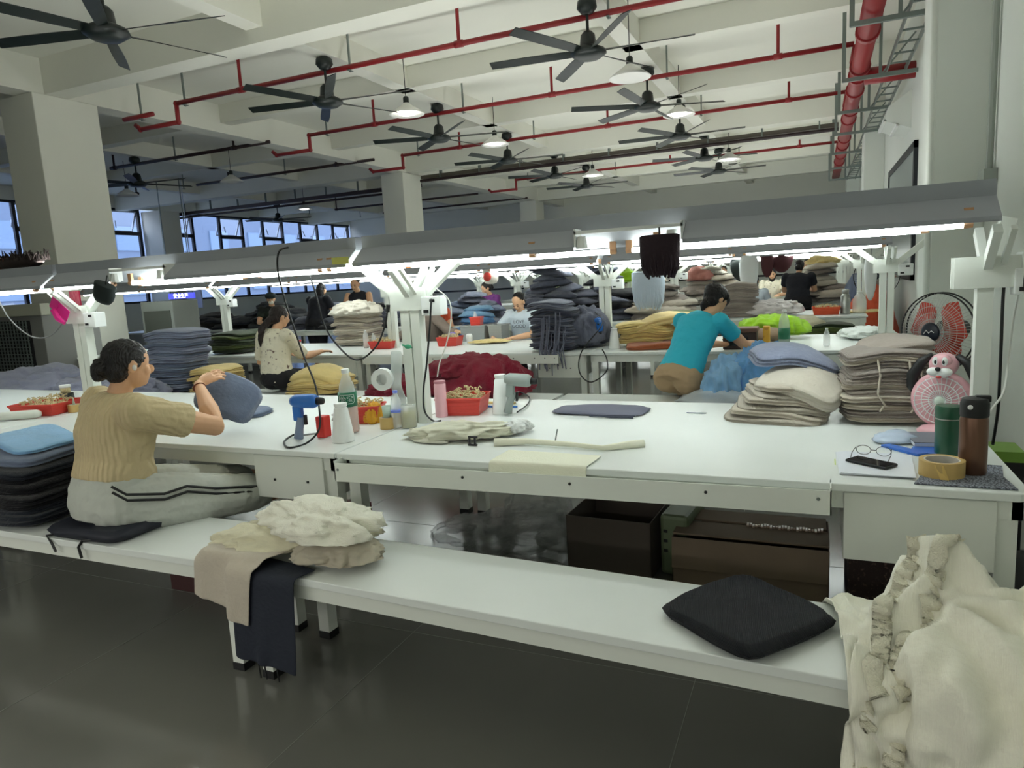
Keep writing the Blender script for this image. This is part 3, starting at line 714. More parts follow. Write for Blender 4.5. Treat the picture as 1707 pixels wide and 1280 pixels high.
# --- stacks on the tables of the first row
z1 = .752
stack(.30, 3.62, z1, 13, .40, .34, .0265, (TAUPEK, TAUPE2, BEIGEK), 'taupe folded sweater in the tall stack beside the pink fan', 'taupe sweaters stacked by the pink fan', seed=6, rz=.1, jit=.012, grow=-.08)
for i, (dx, dy) in enumerate(((-.05, -.165), (.07, -.18), (.11, -.17), (.16, -.12))):
    tag(MB().tube([(.30+dx, 3.62+dy, 1.05), (.31+dx, 3.6+dy, .98), (.30+dx+.02*i, 3.6+dy-.01, .90), (.33+dx, 3.6+dy, .85), (.31+dx, 3.6+dy, .82)], .005, 6).build('drawstring', BEIGEK), 'beige drawstring dangling down the taupe sweater stack', 'string', 'drawstrings on the taupe stack')
garment('taupe_sweater', fold_mesh(.30, .26, .035, 93, 2, .03), TAUPEK, (.33, 3.66, 1.09), .3, (1, 1, 1.3), 'taupe sweater folded open on top of the tall stack by the pink fan', 'garment', tilt=(.1, -.12))
for i in range(6):
    garment('beige_sweater', fold_mesh(.46, .36, .03, 94+i % 2, 2, .03), BEIGEK if i % 2 else knit('sand', (190, 182, 168), .05), (-.18+.015*i, 3.58+.01*i, z1+.012+i*.026), -.15+.12*i, (1.0-.04*i, 1, 1), 'beige sweater in the fanned pile on the near table, '+BOT[i]+' one', 'garment', 'fanned beige sweaters on the near table', tilt=(.03, .05+.02*i))
garment('beige_sweater', fold_mesh(.40, .34, .06, 99, 3, .09), knit('pale sand', (205, 198, 184), .03, 100, .2), (-.06, 3.60, .93), -.28, (1, 1, 1), 'large pale beige sweater bent over the fanned pile', 'garment', tilt=(.18, .22))
garment('blue_grey_sweater', fold_mesh(.42, .34, .05, 100, 3, .10), BLUEG, (-.10, 3.78, 1.045), .25, (1, 1, 1), 'blue grey sweater thrown on top of the beige pile', 'garment', tilt=(.12, .2))
o = garment('grey_trousers', fold_mesh(.52, .26, .018, 101, 1), mat('grey jersey', (112, 114, 132), .8, bump=.1, bs=80), (-1.08, 3.62, z1), .0, (1, 1, 1), 'grey folded garment lying flat in the middle of the near table', 'garment')
MB().tube([(.22, -.13, .006), (-.02, -.15, .005), (.1, -.17, .004), (.22, -.16, .004)], .005, 6).build('drawstring', DARKG, o)
tag(MB().box(-.62, -.52, 3.63, 3.64, z1-.001, z1+.002).build('dark_scrap', BLUEG2), 'short dark yarn scrap left of the beige pile', 'scrap')
# cream pieces along the front of the near table
garment('cream_knit_piece', CRH[3], knit('pale cream', (246, 245, 222), .04), (-1.56, 2.93, .765), .35, (.24, .12, .085), 'pale cream knitted piece crumpled beside the white clothes clip', 'knitted piece')
garment('cream_knit_piece', CR[2], WHITEK, (-1.68, 2.84, .755), -.2, (.14, .07, .04), 'thin cream knit end spread flat left of the crumpled piece', 'knitted piece')
garment('white_bag', CRH[2], mat('white plastic film', (235, 238, 236), .35, bump=.5, bs=30), (-1.34, 3.05, .765), 1.2, (.075, .06, .075), 'small white plastic bag on the near table', 'bag')
P = sheet(34, 30, .013, (-1.03, 2.62, .80), .96, -.05, .004, 2)
o = sim_cloth('knit_panel', P, .013, [(-2.02, .62, 2.52, 3.94, .7, .752)], [], 110, mat('cream fine knit', (242, 242, 222), .85, bump=.2, bs=120), ground=.655, th=.004, thick=.003)
tag(o, 'cream knitted panel hanging over the front edge of the near table', 'knitted piece')
tag(MB().tube([(-1.34, 2.79, z1+.014), (-1.2, 2.83, z1+.016), (-1.0, 2.82, z1+.014), (-.83, 2.79, z1+.012), (-.74, 2.86, z1+.012), (-.68, 2.9, z1+.01)], [.02, .014, .012, .011, .018, .02], 8).build('rolled_edge', mat('cream fine knit', (242, 242, 222), .85), None, True), 'rolled cream knit edge with a needle stuck in it', 'knitted piece')
tag(MB().tube([(-1.06, 2.83, z1+.02), (-1.05, 2.84, z1+.075)], .003, 6).build('needle', GALV), 'grey needle standing in the rolled cream edge', 'needle')
t = thing('scissors_clip', 'small black metal clip standing on the near table edge', 'clip', (-1.44, 2.77, z1))
MB().box(-.022, .022, -.006, .006, 0, .006).box(-.02, -.012, -.004, .004, .006, .04).build('jaw', BLK, t); MB().box(-.02, .024, -.005, .005, .036, .044).box(.008, .016, -.004, .004, .006, .04).build('frame', BLK, t)
# --- lavender heap left, behind the first row
garment('lilac_cloth', CRH[0], LILAC, (-7.55, 4.75, .50), .2, (.75, .42, .52), 'large lilac grey cloth heap behind the yarn basket, left part', 'cloth')
garment('lilac_cloth', CRH[3], LILAC, (-6.75, 4.85, .48), .1, (.6, .4, .42), 'large lilac grey cloth heap behind the left lamp post', 'cloth')
# --- things on the bench before the second row
bz = .47; by = 5.58
stack(-6.55, by, bz, 17, .62, .46, .041, (BLUEG, BLUEG2), 'blue grey folded sweater in the tall stack before the seated woman', 'blue grey sweaters stacked behind the woman in beige', seed=11, lean=(.06, 0), jit=.025, grow=.05)
stack(-7.05, 7.3, .75, 8, .5, .4, .032, (BLKK, OLIVD), 'black folded sweater behind the tall blue grey stack', 'black and dark green sweaters in the left background', seed=12)
stack(-6.85, 6.75, .75, 8, .52, .42, .034, (OLIV, OLIVD), 'olive green folded sweater left of the woman in the floral shirt', 'olive sweaters on the second row table', seed=13, jit=.04)
stack(-5.95, by, bz, 8, .5, .42, .034, (YELD, YELK), 'mustard folded sweater left of the floral shirt woman', 'mustard sweaters at the left of the floral shirt', seed=14, jit=.03)
stack(-4.55, by, bz, 5, .62, .44, .034, (YELD, YELK), 'pale mustard folded sweater right of the floral shirt woman', 'mustard sweaters at the right of the floral shirt', seed=15, jit=.04)
garment('mustard_sweater', fold_mesh(.6, .42, .07, 120, 2, .12), YELK, (-4.55, by, .66), .15, (1, 1, 1.3), 'pale mustard sweater bulging on top of the right mustard pile', 'garment', tilt=(.1, .1))
garment('crimson_sweater', CRH[1], REDK, (-2.80, by+.02, .48), .1, (.44, .27, .50), 'big crimson ribbed sweater on the bench behind the lamp post', 'garment')
garment('crimson_sweater', CRH[3], REDK, (-3.5, by, .47), .5, (.36, .2, .26), 'crimson sweater part bulging out left of the lamp post', 'garment')
garment('crimson_sweater', CRH[2], REDK, (-2.95, by, .66), .9, (.30, .22, .26), 'crimson sweater lying on top of the crimson heap', 'garment')
# blue heap in a clear bag beside the woman in turquoise
garment('sky_blue_sweater', CRH[1], SKYK, (-.36, 5.56, .50), .4, (.27, .20, .56), 'bigger sky blue sweater bulging from the plastic bag, right one', 'garment')
garment('sky_blue_sweater', CRH[3], SKY2, (-.62, 5.5, .50), 1.1, (.20, .17, .44), 'lighter sky blue sweater in the plastic bag, nearer the turquoise shirt', 'garment')
garment('sky_blue_sweater', CRH[0], SKYK, (-.15, 5.52, .50), .2, (.2, .16, .46), 'sky blue sweater at the right side of the bag behind the beige pile', 'garment')
garment('plastic_bag', CR[4], mat('clear film', (225, 232, 236), .3, alpha=.55, bump=.5, bs=20), (-.5, 5.52, .47), .3, (.44, .3, .16), 'clear plastic bag under the sky blue sweaters', 'bag')
# --- second row table top
def row2(px, py, dz=0): p = at(px, py, z=.75); return p
stack(-5.5, 7.55, .75, 12, .56, .45, .036, (BEIGEK, TAUPEK), 'beige folded sweater in the tall pile by the red basket', 'beige sweaters on the second row table', seed=21, jit=.03)
garment('cream_sweater', CRH[0], knit('pale sand', (205, 198, 184), .03), (-5.45, 7.5, 1.15), .3, (.30, .24, .26), 'rounded pale cream sweater on top of the beige pile', 'garment')
stack(-2.42, 6.66, .75, 15, .46, .40, .034, (DARKG, CHARG), 'charcoal folded sweater in the fringed stack at the table edge', 'charcoal sweaters at the near edge of the second row', seed=22, jit=.03, lean=(-.05, .05))
garment('charcoal_sweater', CRH[1], CHARG, (-2.22, 6.95, .80), 1.2, (.3, .22, .5), 'crumpled slate sweater slumping right of the charcoal stack', 'garment')
for i in range(22):
    x = -2.5+rng.uniform(-.06, .16)+i*.006; y = 6.37; z0 = rng.uniform(.85, 1.15); zl = rng.uniform(.5, .72)
    tag(MB().tube([(x, y+.06, z0), (x+.01, y+.02, z0-.12), (x-.01, y-.01, .78), (x+rng.uniform(-.03, .03), y-.01, zl)], .006, 5).build('fringe_string', CHARG), 'charcoal string hanging from the fringed stack over the table edge', 'string', 'strings of the charcoal stack')
stack(-1.58, 7.0, .77, 6, .55, .42, .038, (YELK, YELD), 'yellow folded sweater behind the turquoise shirt', 'yellow sweaters on the second row', seed=23, jit=.03)
garment('rust_sweater', fold_mesh(.6, .4, .05, 130, 2), RUST, (-1.42, 6.75, .75), .2, (1, 1, 1.1), 'rust brown sweater under the yellow ones', 'garment')
garment('yellow_sweater', fold_mesh(.6, .42, .06, 131, 2, .08), knit('light yellow', (240, 214, 150), .04), (-1.42, 7.0, 1.0), .25, (1, 1, 1.2), 'light yellow sweater on top of the yellow pile', 'garment', tilt=(0, -.16))
garment('olive_sweater', fold_mesh(.6, .42, .06, 132, 2, .06), OLIV, (-1.3, 7.4, 1.0), .1, (1, 1, 1), 'olive sweater just behind the yellow pile', 'garment')
garment('lime_sweater', CRH[2], LIME, (-.42, 7.45, .80), .2, (.30, .22, .28), 'bright lime green sweater arched behind the brown basket', 'garment')
garment('tan_sweater', CR[1], knit('tan', (150, 124, 98), .1), (-.52, 7.0, .78), .2, (.26, .16, .16), 'tan knitted piece under the lime sweater', 'garment')
garment('white_sheet', CRH[2], mat('white thin cloth', (224, 230, 226), .7, bump=.3, bs=20), (.42, 7.35, .77), .2, (.2, .24, .14), 'thin white cloth heap at the right end of the second row', 'cloth')
# bench 2-3 and third row
stack(-.45, 9.9, .46, 6, .6, .45, .04, (OLIVD, OLIV), 'olive sweater pile on the bench behind the second row, left', 'olive sweaters on the bench behind the second row', seed=31)
stack(.15, 9.9, .46, 6, .6, .45, .04, (OLIVD, OLIV), 'olive sweater pile on the bench behind the second row, right', 'olive sweaters on the bench by the right end', seed=32)
garment('cream_bag', CR[3], CREAMK, (-.15, 9.85, .66), .1, (.26, .18, .18), 'cream folded cloth between the two olive piles', 'cloth')
stack(-1.05, 10.75, .75, 12, .52, .42, .042, (TAUPE2, TAUPEK), 'taupe folded sweater in the square stack on the third row', 'taupe sweaters stacked on the third row', seed=33, jit=.02)
garment('clear_sack', CRH[0], mat('milky film', (206, 200, 198), .35, bump=.4, bs=30), (-.6, 10.8, .78), .1, (.38, .25, .3), 'milky plastic sack beside the square taupe stack', 'bag')
heap(-2.2, 11.0, .78, .5, .35, .6, 26, (TAUPEK, BEIGEK, TAUPE2), 'taupe sweater in the heap behind the turquoise shirt woman', 'taupe sweaters heaped on the third row', seed=34, size=.24)
heap(-4.0, 10.9, .78, .5, .4, .95, 36, (CHARG, DARKG), 'slate sweater in the tall heap right of the lamp posts', 'slate sweaters heaped on the third row', seed=35, size=.26)
heap(-3.2, 11.2, .78, .42, .4, 1.0, 34, (CHARG, DARKG, BLKK), 'slate and black sweater in the tallest dark heap', 'dark sweaters in the tallest heap', seed=36, size=.26)
heap(-5.6, 11.2, .78, .55, .4, .55, 26, (BLUEG2, CHARG), 'grey blue sweater in the heap behind the girl in white', 'grey blue sweaters behind the girl in white', seed=37, size=.25)
heap(at(806, 515, y=8.9).x, 8.7, .46, .4, .2, .75, 18, (SKYK, SKY2), 'bright blue sweater in the heap left of the girl in white', 'bright blue sweaters on the far side of the second row', seed=38, size=.22)
heap(-7.7, 11.0, .78, .7, .4, .5, 24, (BLKK, DARKG), 'black sweater in the dark heap behind the beige cardigan', 'black sweaters in the left middle background', seed=39, size=.28)
heap(-2.0, 14.8, .78, .6, .4, .75, 34, (TAUPEK, BEIGEK, PALEP), 'pale taupe sweater heaped on the fourth row, left', 'pale sweaters on the fourth row left', seed=41, size=.26)
heap(.02, 14.6, .78, .42, .4, .72, 36, (BEIGEK, TAUPEK, TAUPE2), 'beige sweater in the big heap at the right of the fourth row', 'beige sweaters in the big right heap', seed=42, size=.27)
garment('yellow_sweater', CR[2], YELK, (.12, 14.7, 1.44), .1, (.3, .2, .2), 'small yellow piece on top of the big beige heap', 'garment')
garment('orange_sack', CR[5], ORNG, (.78, 12.3, .0), .1, (.34, .3, 1.4), 'orange bundle on the floor by the right column', 'bundle')
garment('navy_sack', CR[1], BLUEG2, (.72, 13.0, .0), .1, (.34, .3, 1.7), 'dark blue bundle behind the orange one', 'bundle')
heap(-3.2, 15.0, .78, .6, .4, .6, 26, (TAUPE2, TAUPEK, BEIGEK), 'brownish sweater in the middle heap of the fourth row', 'brownish sweaters on the fourth row', seed=43, size=.27)
garment('salmon_sack', CR[0], knit('salmon', (196, 130, 118), .06), (-2.2, 14.7, 1.25), .1, (.28, .25, .36), 'salmon coloured bundle among the pale heaps', 'bundle')
heap(-5.4, 15, .78, .7, .4, .5, 24, (OLIV, CHARG), 'olive and slate sweater far back in the middle', 'far olive sweaters', seed=44, size=.27)
garment('lime_bundle', CR[3], LIME, (-5.0, 18.6, 1.25), .1, (.6, .4, .5), 'lime green bundle far back in the middle', 'bundle')
# left background: dark heaps on a grey table
t = thing('work_table', 'grey cloth covered table in the left background', 'table', (-11.2, 11.6, 0))
MB().box(-3.6, 1.2, -.6, .7, .70, .75).build('tabletop', TOPM, t); MB().box(-3.6, 1.2, -.62, -.6, .0, .72).build('cloth_front', mat('grey panel', (140, 144, 146), .6), t)
heap(-12.6, 11.9, .75, 1.0, .4, .5, 20, (BLKK, DARKN), 'black sweater in the dark heap at the far left table', 'black sweaters on the grey table left', seed=45, size=.36)
heap(-10.8, 11.9, .75, .9, .4, .6, 22, (BLKK, DARKN), 'black sweater in the dark heap right of the thin post', 'black sweaters on the grey table middle', seed=46, size=.36)
heap(-8.6, 11.1, .75, .8, .4, .55, 20, (BLKK, DARKG), 'black sweater in the heap by the standing people', 'black sweaters on the grey table right', seed=47, size=.34)
# dark yarn lying on the far left hood
for i, (x, c) in enumerate(((-5.85, mat('dark brown fur', (34, 24, 22), .95)), (-5.45, mat('brown fur', (72, 38, 26), .95)), (-5.15, mat('dark brown fur', (34, 24, 22), .95)))):
    t = thing('yarn_bundle', ('dark brown yarn bundle at the far left on the lamp hood', 'reddish brown yarn bundle in the middle on the lamp hood', 'dark spiky yarn bundle at the right on the lamp hood')[i], 'yarn', (x, 3.2, 1.77))
    b = MB(); b.ell((0, 0, .03), (.24, .08, .05), n=12, m=6)
    r_ = random.Random(i)
    for k in range(150):
        a = r_.uniform(0, 6.28); q = Vector((r_.uniform(-.23, .23), r_.uniform(-.07, .07), .04)); d = Vector((r_.uniform(-.5, .5), r_.uniform(-.4, .4), 1)).normalized()*r_.uniform(.03, .095 if i == 2 else .06)
        b.tube([q, q+d*.6, q+d+Vector((r_.uniform(-.02, .02), 0, -.008))], [.006, .005, .002], 4, cap=False)
    b.build('yarn', c, t, True)
# ---------------------------------------------------------------- people
SKIN = mat('skin', (226, 178, 142), .55, var=.04, vs=10, spec=.35)
HAIR = mat('black hair', (22, 18, 20), .45, wave=.8, ws=40, bump=.3, bs=60, spec=.5)
HAIRB = mat('brown black hair', (36, 24, 24), .45, wave=.8, ws=40, spec=.5)
def V3(*a): return Vector(a)
def chain(mb, pts, rad, n=12, flat=False):
    """tapered limb through pts with rounded ends"""
    pts = [Vector(p) for p in pts]
    P = []; R = []
    if not flat:
        d = (pts[0]-pts[1]).normalized(); r = rad[0]
        P += [pts[0]+d*r*.95, pts[0]+d*r*.75, pts[0]+d*r*.4]; R += [r*.25, r*.66, r*.92]
    P += pts; R += list(rad)
    if not flat:
        d = (pts[-1]-pts[-2]).normalized(); r = rad[-1]
        P += [pts[-1]+d*r*.4, pts[-1]+d*r*.75, pts[-1]+d*r*.95]; R += [r*.92, r*.66, r*.25]
    mb.tube(P, R, n)
def lofted(mb, secs, n=20, cap=True):
    """secs: (centre, half width, half depth, right vector, forward vector)"""
    V = []; F = []
    for c, a, b, r, f in secs:
        for k in range(n):
            t = 2*math.pi*k/n; V.append(Vector(c)+r*(math.cos(t)*a)+f*(math.sin(t)*b))
    for i in range(len(secs)-1):
        for k in range(n): F.append((i*n+k, i*n+(k+1) % n, (i+1)*n+(k+1) % n, (i+1)*n+k))
    if cap: F += [tuple(range(n-1, -1, -1)), tuple(range((len(secs)-1)*n, len(secs)*n))]
    mb.add(V, F)
def fuse(mb, name, m, parent, vox, sm=3, disp=None):
    me = bpy.data.meshes.new(name); me.from_pydata(mb.v, [], mb.f); me.materials.append(m)
    bm = bmesh.new(); bm.from_mesh(me); bmesh.ops.recalc_face_normals(bm, faces=bm.faces); bm.to_mesh(me); bm.free()
    o = link(name, me, parent)
    r = o.modifiers.new('fuse', 'REMESH'); r.mode = 'VOXEL'; r.voxel_size = vox; r.use_smooth_shade = True
    s_ = o.modifiers.new('soften', 'SMOOTH'); s_.iterations = sm; s_.factor = .6
    if disp:
        tx = bpy.data.textures.new('cloth folds', 'CLOUDS'); tx.noise_scale = disp[1]
        d = o.modifiers.new('folds', 'DISPLACE'); d.texture = tx; d.strength = disp[0]; d.mid_level = .5
    return o
def hand(mb, wr, d, nrm, s=1., curl=.5, side=1, th=True, fr=.0082):
    """palm and five fingers: wr wrist, d direction of the fingers, nrm back-of-hand normal"""
    wr = Vector(wr); d = Vector(d).normalized(); nrm = (Vector(nrm)-d*Vector(nrm).dot(d)).normalized(); a = d.cross(nrm)*side
    k = wr+d*.085*s
    lofted(mb, [(wr-d*.01, .024*s, .018*s, a, nrm), (wr+d*.03*s, .034*s, .016*s, a, nrm), (wr+d*.07*s, .040*s, .014*s, a, nrm), (k, .038*s, .012*s, a, nrm)], 14)
    for i, (o, L, sp) in enumerate(((.030, .070, .12), (.010, .080, .03), (-.011, .074, -.05), (-.031, .058, -.14))):
        b = k-d*.014*s+a*o*s; dd = (d+a*sp).normalized(); c = curl*(1+.08*i)
        p1 = b+dd*L*.48*s; d2 = (dd*math.cos(c)-nrm*math.sin(c)); p2 = p1+d2*L*.32*s; d3 = (dd*math.cos(1.8*c)-nrm*math.sin(1.8*c)); p3 = p2+d3*L*.24*s
        chain(mb, [b, p1, p2, p3], [fr*1.15*s, fr*1.05*s, fr*.95*s, fr*.8*s], 8)
    b = wr+d*.028*s+a*.026*s; dd = (d*.62+a*.7-nrm*.25).normalized()
    chain(mb, [b, b+dd*.034*s, b+dd*.034*s+(d*.85+a*.35-nrm*.3).normalized()*.030*s], [fr*1.5*s, fr*1.2*s, fr*.95*s], 8)
def head(mb, c, f, u, s=1.):
    """cranium, jaw, nose, ears round the centre c, looking along f"""
    f = f.normalized(); r = f.cross(u).normalized(); u = r.cross(f).normalized()
    R = Matrix((r, f, u)).transposed()
    mb.ell(c+u*.022*s-f*.012*s, (.074*s, .094*s, .088*s), R, 20, 14)
    mb.ell(c-u*.040*s+f*.022*s, (.058*s, .066*s, .072*s), R, 18, 12)
    mb.ell(c-u*.078*s+f*.048*s, (.030*s, .032*s, .026*s), R)
    mb.ell(c-u*.022*s+f*.090*s, (.012*s, .018*s, .022*s), R, 10, 6)
    for q in (-1, 1):
        mb.ell(c-u*.008*s-f*.004*s+r*.074*s*q, (.010*s, .020*s, .032*s), R, 10, 8)
        mb.ell(c-u*.028*s+f*.060*s+r*.036*s*q, (.022*s, .022*s, .022*s), R, 10, 8)
    return r, f, u, R
def face(parent, c, f, r, u, s=1., closed=False):
    DK = mat('dark eye', (30, 22, 20), .3)
    for q in (-1, 1):
        e = MB(); e.ell(c+u*.006*s+f*.086*s+r*.030*s*q, (.013*s, .006*s, .0035*s if closed else .0065*s), Matrix((r, f, u)).transposed(), 10, 6); e.build('eye', DK, parent, True)
        b = MB(); b.tube([c+u*.026*s+f*.085*s+r*.018*s*q, c+u*.031*s+f*.084*s+r*.032*s*q, c+u*.027*s+f*.077*s+r*.045*s*q], [.0022*s, .003*s, .0015*s], 6); b.build('eyebrow', DK, parent, True)
    m_ = MB(); m_.tube([c-u*.058*s+f*.080*s-r*.02*s, c-u*.056*s+f*.090*s, c-u*.058*s+f*.080*s+r*.02*s], [.003*s, .005*s, .003*s], 6); m_.build('mouth', mat('lips', (168, 88, 80), .5), parent, True)
def person(label, hip, chest, neck, hd, fdir, bdir, arms, legs, shirt, pants, hair, hairfn, vox=.006, w=1., sleeve=.5, extra=None, mask=False, pantlen=1., fingers=True, cat='person', hs=1., closed=False, fingerr=.0085, wrinkle=(.012, .07), hem=.0, gr=None):
    """seated or standing figure. hip, chest, neck, hd: points; fdir face direction, bdir body facing; arms: [(elbow, wrist, finger dir, back-of-hand normal)] left then right; legs: [(knee, ankle, toe dir)]"""
    t = thing('person', label, cat, (0, 0, 0)); 
    if gr: t['group'] = gr
    hip, chest, neck, hd = map(Vector, (hip, chest, neck, hd))
    b = Vector(bdir).normalized(); r = b.cross(Vector((0, 0, 1))).normalized(); up = (chest-hip).normalized(); bb = r.cross(up)*-1
    bb = up.cross(r); 
    B = MB(); sh = [chest+up*.045-r*.165*w, chest+up*.045+r*.165*w]
    mid = hip.lerp(chest, .5)
    secs = [(hip-up*.05, .150*w, .115*w, r, bb), (hip+up*.03, .155*w, .115*w, r, bb), (mid, .130*w, .095*w, r, bb), (hip.lerp(chest, .8), .150*w, .105*w, r, bb), (chest+up*.03, .160*w, .09*w, r, bb), (chest+up*.085, .10*w, .065*w, r, bb), (chest+up*.11, .055, .05, r, bb)]
    lofted(B, secs)
    chain(B, [chest+up*.06, neck, hd-Vector((0, 0, .03))], [.058, .050, .048])
    u0 = Vector((0, 0, 1)); f = Vector(fdir).normalized()
    rr, ff, uu, R = head(B, hd, f, u0, hs)
    for i, (el, wr, fd, nr) in enumerate(arms):
        el, wr = Vector(el), Vector(wr)
        chain(B, [sh[i]+r*(-.0), sh[i].lerp(el, .5), el, el.lerp(wr, .35), wr], [.050*w, .044*w, .037*w, .036*w, .023])
        if fingers: hand(B, wr, fd, nr, 1., .45, side=(1 if i == 0 else -1), fr=fingerr)
        else: hand(B, wr, fd, nr, 1.05, .3, side=(1 if i == 0 else -1), fr=.0105)
    hp = [hip-r*.085*w-up*.02, hip+r*.085*w-up*.02]
    for i, (kn, an, td) in enumerate(legs):
        kn, an, td = Vector(kn), Vector(an), Vector(td).normalized()
        chain(B, [hp[i], hp[i].lerp(kn, .5), kn, kn.lerp(an, .4), an], [.085*w, .075*w, .055*w, .052*w, .034])
        chain(B, [an, an+td*.07-Vector((0, 0, .02)), an+td*.15-Vector((0, 0, .03))], [.038, .036, .026])
    fuse(B, 'body', SKIN, t, vox, 2)
    # shirt
    C = MB(); k = 1.10
    ha = hip-up*(.03+hem)
    low = [(ha, .163*w*1.02, .128*w, r, bb), (hip+up*.04, .168*w, .130*w, r, bb)] if hem > -.06 else [(ha, .160*w, .128*w, r, bb), (ha+up*.03, .160*w, .126*w, r, bb)]
    lofted(C, low+[(mid, .150*w, .115*w, r, bb), (hip.lerp(chest, .8), .166*w, .122*w, r, bb), (chest+up*.035, .176*w, .104*w, r, bb), (chest+up*.09, .115*w, .076*w, r, bb), (chest+up*.118, .07, .062, r, bb)], 24)
    for i, (el, wr, fd, nr) in enumerate(arms):
        el = Vector(el); s_ = sh[i]
        if sleeve > .01:
            e = s_.lerp(el, min(sleeve, 1)); P = [s_-(el-s_).normalized()*.01, s_.lerp(e, .5), e]; Rr = [.064*w, .060*w, .058*w]
            if sleeve > 1: P.append(el.lerp(Vector(wr), min(sleeve-1, .95))); Rr.append(.042*w)
            C.ell(s_, (.066*w, .066*w, .066*w)); chain(C, P, Rr, 14, flat=True)
    fuse(C, 'shirt', shirt, t, vox*1.1, 3, wrinkle)
    D = MB()
    lofted(D, [(hip-up*.085, .155*w, .125*w, r, bb), (hip-up*.03, .174*w, .136*w, r, bb), (hip+up*.03, .170*w, .134*w, r, bb)]+([(hip-up*(hem-.0), .152*w, .118*w, r, bb)] if hem < -.06 else [(hip+up*.05, .158*w, .120*w, r, bb)]), 24)
    for i, (kn, an, td) in enumerate(legs):
        kn, an = Vector(kn), Vector(an)
        e = kn.lerp(an, pantlen*.9)
        chain(D, [hp[i], hp[i].lerp(kn, .5), kn, kn.lerp(e, .6), e], [.105*w, .096*w, .075*w, .070*w, .060*w], 16, flat=True)
        D.ell(hp[i], (.105*w,)*3)
    fuse(D, 'trousers', pants, t, vox*1.2, 3, (.014, .06))
    Hh = MB(); hairfn(Hh, hd, rr, ff, uu, R, hs)
    fuse(Hh, 'hair', hair, t, max(vox*.9, .005), 2, (.012, .02))
    if mask:
        M_ = MB(); M_.ell(hd-uu*.04*hs+ff*.062*hs, (.05*hs, .045*hs, .042*hs), R); M_.build('face_mask', mat('white mask', (228, 226, 214), .8), t, True)
    if fdir[1] < .2 or extra == 'face': face(t, hd, ff, rr, uu, hs, closed)
    return t, dict(r=r, b=bb, up=up, sh=sh, hp=hp, rr=rr, ff=ff, uu=uu, R=R)
def cap_(mb, c, r, f, u, R, s):
    mb.ell(c+u*.030*s-f*.022*s, (.083*s, .098*s, .088*s), R, 20, 14)
    mb.ell(c-u*.022*s-f*.052*s, (.074*s, .058*s, .070*s), R, 16, 10)
def hair_bun(mb, c, r, f, u, R, s):
    cap_(mb, c, r, f, u, R, s); b = c-f*.118*s-u*.03*s-r*.01
    mb.ell(b, (.050*s, .040*s, .048*s), R); 
    for k in range(7):
        a = k*.9; p = b+r*math.cos(a)*.034+u*math.sin(a)*.034-f*.012; mb.ell(p, (.020*s, .018*s, .020*s), R)
def hair_pony(mb, c, r, f, u, R, s):
    cap_(mb, c, r, f, u, R, s); a = c-f*.085-u*.02
    mb.tube([a, a-f*.05-Vector((0, 0, .06)), a-f*.13-Vector((0, 0, .15)), a-f*.15-Vector((0, 0, .27)), a-f*.15-Vector((0, 0, .33))], [.035, .040, .034, .026, .014], 12)
def hair_claw(mb, c, r, f, u, R, s):
    cap_(mb, c, r, f, u, R, s*1.04); mb.ell(c-f*.085*s+u*.052*s, (.052*s, .045*s, .050*s), R); mb.ell(c-f*.06*s+u*.085*s, (.03*s, .035*s, .028*s), R)
    mb.tube([c-f*.08-u*.02, c-f*.105-u*.09, c-f*.10-u*.135], [.034, .030, .012], 10)
    for q in (-1, 1): mb.tube([c+f*.058+u*.055+r*.045*q, c+f*.07+r*.068*q+u*.0, c+f*.05+r*.078*q-u*.06], [.014, .014, .005], 8)
def hair_tied(mb, c, r, f, u, R, s):
    mb.ell(c+u*.036*s-f*.028*s, (.079*s, .088*s, .080*s), R, 20, 14); mb.ell(c-u*.02*s-f*.056*s, (.068*s, .05*s, .062*s), R); mb.ell(c-f*.12*s+u*.01, (.032, .032, .035), R)
def hair_long(mb, c, r, f, u, R, s):
    cap_(mb, c, r, f, u, R, s)
    mb.tube([c-f*.06, c-f*.07-Vector((0, 0, .1)), c-f*.06-Vector((0, 0, .22))], [.08, .075, .04], 14)
# 1 the woman in the beige ribbed top
RIB = mat('beige rib knit', (206, 188, 148), .85, bump=.25, bs=60, wave=.9, ws=16, wdir='X', var=.05, vs=5)
GREYP = mat('light grey jersey', (188, 192, 184), .8, bump=.2, bs=50)
a = at
hip = V3(-3.0, 2.12, .60)
t, q = person('seated woman seen from behind, beige ribbed top, black hair in a bun', hip, (-2.98, 2.17, .965), (-2.955, 2.20, 1.10), (-2.925, 2.235, 1.205), (.42, .88, -.12), (.32, .95, 0),
    [((-3.24, 2.42, .80), (-3.42, 2.72, .79), (-.3, .9, -.02), (0, 0, 1)), ((-2.70, 2.48, .865), (-2.98, 2.66, 1.04), (.35, .6, .3), (.3, -.6, .9))],
    [((-2.80, 2.56, .54), (-2.80, 2.95, .46), (.25, .4, .95)), ((-2.62, 2.50, .52), (-2.62, 2.90, .44), (.75, .3, .6))], RIB, GREYP, HAIR, hair_bun, .0048, 1.34, .62, hem=-.13, fingerr=.0088, wrinkle=(.018, .08), pantlen=.45)
